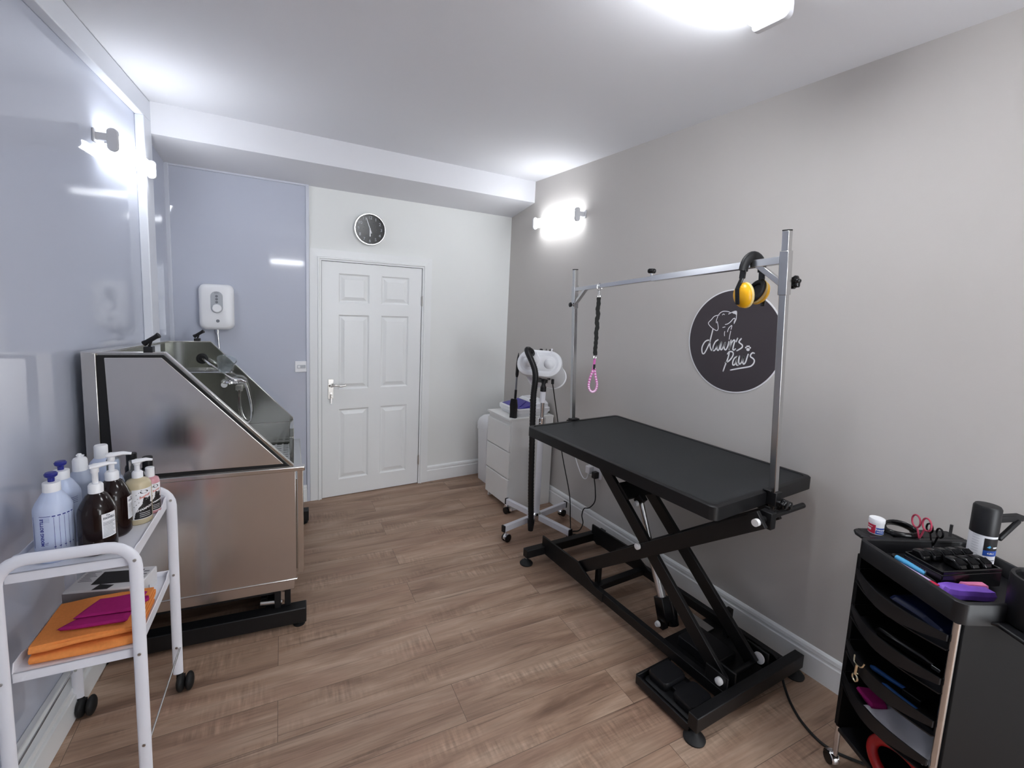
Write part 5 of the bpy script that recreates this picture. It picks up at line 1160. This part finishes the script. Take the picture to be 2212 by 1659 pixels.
# scissors standing in the rear strip
def scissors(label, x, y, z, rr, m_, ang, blade, sep, lean):
    t = thing('scissors', label, 'scissors', on_cart(x, y, z), CR+ang, rot=None)
    for s_ in (-1, 1):
        c = MB(); n = 22; pts = [(s_*sep, 0, rr*1.0)]
        ring = [V3((s_*sep+rr*math.cos(2*PI*k/n), s_*0.002, lean*s_+rr*1.12*math.sin(2*PI*k/n))) for k in range(n+1)]
        c.rings(ring, 0.0032, 8); c.tube([(s_*(sep-rr*0.4), s_*0.002, lean*s_-rr), (s_*0.006, s_*0.001, -0.045), (0, 0, -0.06)], 0.003, 8, 4)
        c.build('handle', m_, t)
        b_ = MB(); b_.bar((0, s_*0.001, -0.058), (s_*0.003, s_*0.001, -0.058-blade), 0.007, 0.0018, (0, 1, 0)); b_.build('blade', 'chrome', t)
    return t
va = -0.15
scissors('red-ringed scissors standing upright at the back of the black trolley', -0.012, 0.232, ch+0.060, 0.0205, 'red_ring', va, 0.05, 0.0225, 0.004)
scissors('small black-ringed scissors in front of the red-ringed pair', 0.006, 0.268, ch+0.040, 0.0145, 'black_gloss', va, 0.05, 0.021, 0.001)
t = thing('tweezers', 'steel tweezers standing upright in the rear slot of the black trolley', 'tweezers', on_cart(-0.036, 0.375, ch-0.06), CR+0.6)
m = MB(); m.bar((0, 0, 0), (0.0, 0.003, 0.105), 0.009, 0.002, (0, 1, 0)); m.bar((0, 0.001, 0), (0.0, -0.003, 0.105), 0.009, 0.002, (0, 1, 0)); m.build('arms', 'steel_tube', t)
# clipper comb case
cs_ = thing('comb_case', 'open black case of clipper guard combs on the black trolley top', 'case', on_cart(0.165, 0.178, FLT+0.006), CR+0.12)
m = MB(); zc = 0.062; m.bb((-0.062, -0.115, 0), (0.062, 0.115, zc-0.012)); m.bb((-0.062, -0.115, zc-0.012), (-0.056, 0.115, zc)); m.bb((0.056, -0.115, zc-0.012), (0.062, 0.115, zc)); m.bb((-0.062, -0.115, zc-0.012), (0.062, -0.109, zc)); m.bb((-0.062, 0.109, zc-0.012), (0.062, 0.115, zc))
m.build('case', 'black_gloss', cs_, bevel=0.004)
m = MB()
for q in range(6): m.bb((-0.03+q*0.008, -0.1158, 0.018), (-0.026+q*0.008, -0.1148, 0.036))
m.build('vents', 'ink_grey', cs_)
CSM = CM @ Matrix.Translation((0.165, 0.178, FLT)) @ Matrix.Rotation(0.12, 4, 'Z')
comb0 = None
def comb(x, y, row, L):
    global comb0
    lab = 'black clipper guard comb in the %s row of the open black case' % row
    if comb0 is None or row != comb0['row_']:
        r_ = thing('guard_comb', lab, 'clipper comb', CSM @ V3((x, y, 0.056)), CR+0.12, 'guard combs, %s row' % row)
        b_ = MB(); n = 10; prof = [(-L/2, 0.002), (-L/2, 0.022), (-L*0.38, 0.030), (L*0.1, 0.031), (L*0.36, 0.022), (L/2, 0.010), (L/2, 0.002)]
        b_.prism(prof, (0, -0.016, 0), (1, 0, 0), (0, 0, 1), (0, 0.032, 0)); b_.build('shell', 'black_gloss', r_, bevel=0.006, seg=3)
        t_ = MB()
        for q in range(7): t_.bar((L*0.05, -0.0125+q*0.0042, 0.030), (L*0.42, -0.0125+q*0.0042, 0.022), 0.0015, 0.006)
        t_.build('teeth', 'black_plastic', r_)
        comb0 = {'row_': row, 'o': r_}; return r_
    s0 = comb0['o']; r_ = s0.copy(); COL.objects.link(r_); r_.location = CSM @ V3((x, y, 0.056))
    for ch_ in list(s0.children):
        d = ch_.copy(); COL.objects.link(d); d.parent = r_
    return r_
for q in range(5): comb(-0.031, -0.085+q*0.042, 'rear', 0.045)
for q in range(3): comb(0.024, -0.02+q*0.048, 'front', 0.055)
# pens, comb, bag
t = thing('brush_handle', 'sky-blue handled brush lying along the left edge of the black trolley top', 'brush', on_cart(0.085, 0.050, FLT+0.033), CR+0.14)
m = MB(); m.rings([(0, 0, 0), (0.012, 0, 0)], [0.009, 0.0095], 16); m.build('end_plug', 'black_plastic', t)
m = MB(); m.rings([(0.012, 0, 0), (0.05, 0, 0), (0.10, 0, -0.002), (0.107, 0, -0.003)], [0.0092, 0.0095, 0.0088, 0.006], 16); m.build('grip', 'sky', t)
m = MB(); m.bar((0.105, 0.004, -0.008), (0.16, 0.012, -0.014), 0.02, 0.01); m.build('head', 'black_plastic', t, bevel=0.003)
t = thing('nail_file', 'flat lilac file with a red end beside the blue brush', 'file', on_cart(0.10, 0.026, FLT+0.030), CR+0.10)
MB().bb((0, -0.012, -0.002), (0.13, 0.012, 0.002)).build('blade', 'lilac', t, bevel=0.001)
MB().bb((0.13, -0.012, -0.002), (0.155, 0.012, 0.002)).build('tip', 'crimson', t, bevel=0.001)
bgm = cloth_slab([(0.272, 0.045), (0.272, 0.20), (0.322, 0.20), (0.310, 0.055)], 0.0, 0.03, 0.004, ws=2.2)
bgo = tag(bgm.build('treat_bag', 'purple', None, angle=60), 'shiny purple and pink plastic bag at the front of the black trolley top', 'bag'); bgo.location = CM @ V3((-0.03, 0, FLT-0.008+0.012)); bgo.rotation_euler = (0, 0, CR)
bp_ = MB()
m_ = cloth_slab([(0.268, 0.13), (0.27, 0.202), (0.292, 0.202), (0.285, 0.145)], 0.018, 0.016, 0.003, ws=2.2); bp_.add(m_.v, m_.f)
bp_.build('pink_print', 'film_pink', bgo, angle=60)
# aerosol can
t = thing('spray_bottle', 'tall spray bottle with black cap and white and blue label on the black trolley', 'bottle', on_cart(0.10, 0.345, FLT), CR)
r = 0.036
MB().lathe([(r-0.004, 0), (r, 0.004), (r, 0.17), (0.0001, 0.17)], n=36).build('body', 'label', t)
MB().lathe([(r+0.001, 0.135), (r+0.001, 0.226), (r-0.003, 0.233), (0.0001, 0.234)], n=36).build('cap', 'black_plastic', t)
m = MB(); m.bar((0.0, 0.034, 0.185), (-0.01, 0.135, 0.188), 0.026, 0.022); m.bar((0.03, 0.022, 0.125), (0.004, 0.115, 0.182), 0.014, 0.014); m.build('trigger_handle', 'black_plastic', t, bevel=0.004)
CC = -CR + math.atan2(-0.45, -2.2)
l = MB(); wrap_rect(l, r+0.0005, CC+0.75, 0, -0.022, 0.03, 0.085, 0.127); pb = l.build('black_band', 'ink_black', t)
l = MB(); wrap_rect(l, r+0.0006, CC+0.75, 0, -0.022, 0.03, 0.066, 0.085); l.build('blue_band', 'royal', t)
l = MB(); f = wrap((0, 0), r+0.001, CC+0.75, 0); l.text('4-IN-1', 0.0085, lambda x, y: f(x, y+0.0755), bold=0.0003); wrap_rect(l, r+0.001, CC+0.75, 0, 0.004, 0.02, 0.094, 0.099); l.build('label_text', 'sign_white', t, smooth=False)
l = MB()
for q in range(4): wrap_rect(l, r+0.001, CC+0.75, 0, -0.018, 0.016-q % 2*0.006, 0.05-q*0.009, 0.053-q*0.009)
for q in range(12): wrap_rect(l, r+0.001, CC-0.4, 0, -0.012, 0.008, 0.03+q*0.009, 0.0306+q*0.009)
l.build('label_lines', 'ink_grey', t, smooth=False)
l = MB(); l.add([f(-0.014, 0.096), f(-0.006, 0.104), f(-0.002, 0.098), f(-0.006, 0.094)], [(0, 1, 2, 3)]); l.build('emblem', 'sky', t, smooth=False)
# black holder tub at the front right
t = thing('tool_holder', 'tapered black plastic holder tub at the front right of the black trolley', 'holder', on_cart(0.405, 0.200, ch-0.0495), CR)
MB().lathe([(0.066, -0.0), (0.072, 0.005), (0.073, 0.135), (0.071, 0.143), (0.063, 0.143), (0.061, 0.135), (0.056, 0.01), (0.0001, 0.01)], n=40).build('tub', 'black_plastic', t, angle=60)
MB().lathe([(0.0001, 0.125), (0.058, 0.125), (0.061, 0.135)], n=36, caps=False).build('lining', 'black_gloss', t)
t = thing('pink_pot', 'small pink pot at the right edge behind the black holder tub', 'pot', on_cart(0.24, 0.365, FLT))
MB().lathe([(0.014, 0), (0.016, 0.003), (0.016, 0.115), (0.012, 0.12), (0.0001, 0.12)], n=24).build('pot', 'film_pink', t)
# tray contents
t = thing('pouch', 'dark navy pouch lying in the top open tray of the black trolley', 'pouch', on_cart(0.21, 0.07, ZTR[0]-0.046), CR)
m = cloth_slab([(-0.08, -0.05), (0.11, -0.05), (0.11, 0.1), (-0.08, 0.1)], 0, 0.03, 0.004); m.build('pouch', 'navy', t, angle=60)
t = thing('clipper', 'black hair clipper lying in the second open tray of the black trolley', 'clipper', on_cart(0.19, 0.03, ZTR[1]-0.046+0.022), CR+0.3)
m = MB(); m.rings([(-0.08, 0, 0), (-0.07, 0, 0), (0.0, 0, 0.002), (0.06, 0, 0.003), (0.09, 0, 0.0)], [(0.012, 0.012), (0.02, 0.02), (0.019, 0.018), (0.022, 0.021), (0.018, 0.014)], 18); m.build('body', 'black_gloss', t, angle=60)
m = MB(); m.bb((0.088, -0.018, -0.006), (0.112, 0.018, 0.006)); m.build('blade', 'chrome', t, bevel=0.001)
for lab, x, y, an in (('blue-handled brush further back in the third tray of the black trolley', 0.16, 0.03, 0.35), ('blue-handled brush near the front of the third tray', 0.24, 0.0, 0.25)):
    t = thing('tray_brush', lab, 'brush', on_cart(x, y, ZTR[2]-0.046+0.014), CR+an, 'brushes in the third tray')
    m = MB(); m.rings([(-0.06, 0, 0), (-0.05, 0, 0), (0.0, 0, 0.0), (0.05, 0, 0.002)], [(0.005, 0.005), (0.009, 0.009), (0.008, 0.007), (0.007, 0.006)], 14); m.build('handle', 'blue_handle', t)
    m = MB(); m.bb((0.045, -0.018, -0.008), (0.10, 0.018, 0.008)); m.build('head', 'black_plastic', t, bevel=0.003)
pp = cloth_slab([(0.14, -0.03), (0.345, -0.012), (0.345, 0.2), (0.14, 0.2)], 0, 0.012, 0.010, ws=1.8, lift=lambda u, v: 0.035*v)
o = tag(pp.build('paper_sheet', 'paper', None, angle=70), 'crumpled white paper sheet in the lowest open tray of the black trolley', 'paper'); o.location = CM @ V3((0, 0, ZTR[3]-0.034)); o.rotation_euler = (0, 0, CR)
pp = cloth_slab([(0.08, -0.01), (0.16, -0.02), (0.17, 0.03), (0.09, 0.05)], 0, 0.02, 0.004)
o = tag(pp.build('cloth_pad', 'magenta', None, angle=70), 'small magenta pad beside the crumpled paper in the lowest tray', 'pad'); o.location = CM @ V3((0, 0, ZTR[3]-0.018)); o.rotation_euler = (0, 0, CR)
t = thing('snap_hook', 'brass-coloured snap hook hung on the third tray lip of the black trolley', 'hook', on_cart(0.13, -0.058, 0.505), CR)
mm = mat('pale_brass', (0.75, 0.68, 0.5, 1), 0.18, 1.0); M['brass'] = mm
m = MB(); m.bar((-0.018, -0.004, 0.028), (0.018, -0.004, 0.028), 0.006, 0.006) if False else None
m.tube([(-0.022, 0.0, 0.045), (-0.016, -0.004, 0.027), (0.0, -0.006, 0.023), (0.016, -0.004, 0.027), (0.022, 0.0, 0.045)], 0.003, 8, 4); m.cyl((0, -0.006, 0.024), (0, -0.008, -0.012), 0.0055, n=14)
hk = [V3((0.0+0.011*math.sin(a)-0.0, -0.008, -0.024+0.012*math.cos(a))) for a in [0.15+k*5.2/16 for k in range(17)]]
m.rings(hk, 0.0032, 8); m.cyl((0.004, -0.008, -0.004), (0.013, -0.008, -0.002), 0.002, n=8); m.build('hook', 'brass', t)
t = thing('red_brush', 'red plastic oval handled tool on the bottom shelf of the black trolley', 'tool', on_cart(0.245, 0.03, 0.172), CR+0.1)
m = MB(); n = 40; pts = [V3((0.1*math.cos(2*PI*k/n), 0.0+0.02*math.sin(2*PI*k/n), 0.07+0.055*math.sin(2*PI*k/n))) for k in range(n+1)]
m.rings(pts, [(0.018, 0.014)]*(n+1), 14, up=(0, 1, 0)); m.build('ring_handle', 'red_plastic', t, angle=70)

# ------------------------------------------------------------------ camera, world, view
cam = bpy.data.cameras.new('camera'); co = bpy.data.objects.new('camera', cam); COL.objects.link(co)
yw, pi_, ro = math.radians(31.1624), math.radians(6.6349), math.radians(2.6347)
fw = V3((math.sin(yw)*math.cos(pi_), math.cos(yw)*math.cos(pi_), -math.sin(pi_)))
rt = V3((math.cos(yw), -math.sin(yw), 0)); up = rt.cross(fw)
r2 = rt*math.cos(ro)+up*math.sin(ro); u2 = -rt*math.sin(ro)+up*math.cos(ro)
Mx = Matrix((r2, u2, -fw)).transposed().to_4x4(); Mx.translation = V3((0, 0, 1.7201)); co.matrix_world = Mx
cam.sensor_width = 36; cam.lens = 1004.18/2212*36; cam.shift_y = -57.72/2212; cam.clip_start = 0.05
sc.camera = co
wd_ = bpy.data.worlds.new('world'); sc.world = wd_; wd_.use_nodes = True
wd_.node_tree.nodes['Background'].inputs['Color'].default_value = (0.6, 0.65, 0.75, 1); wd_.node_tree.nodes['Background'].inputs['Strength'].default_value = 0.05
sc.view_settings.view_transform = 'Standard'; sc.view_settings.look = 'None'; sc.view_settings.gamma = 1.0; sc.view_settings.use_curve_mapping = False
sc.view_settings.exposure = 1.9
sc.cycles.max_bounces = 10; sc.cycles.diffuse_bounces = 5; sc.cycles.glossy_bounces = 5
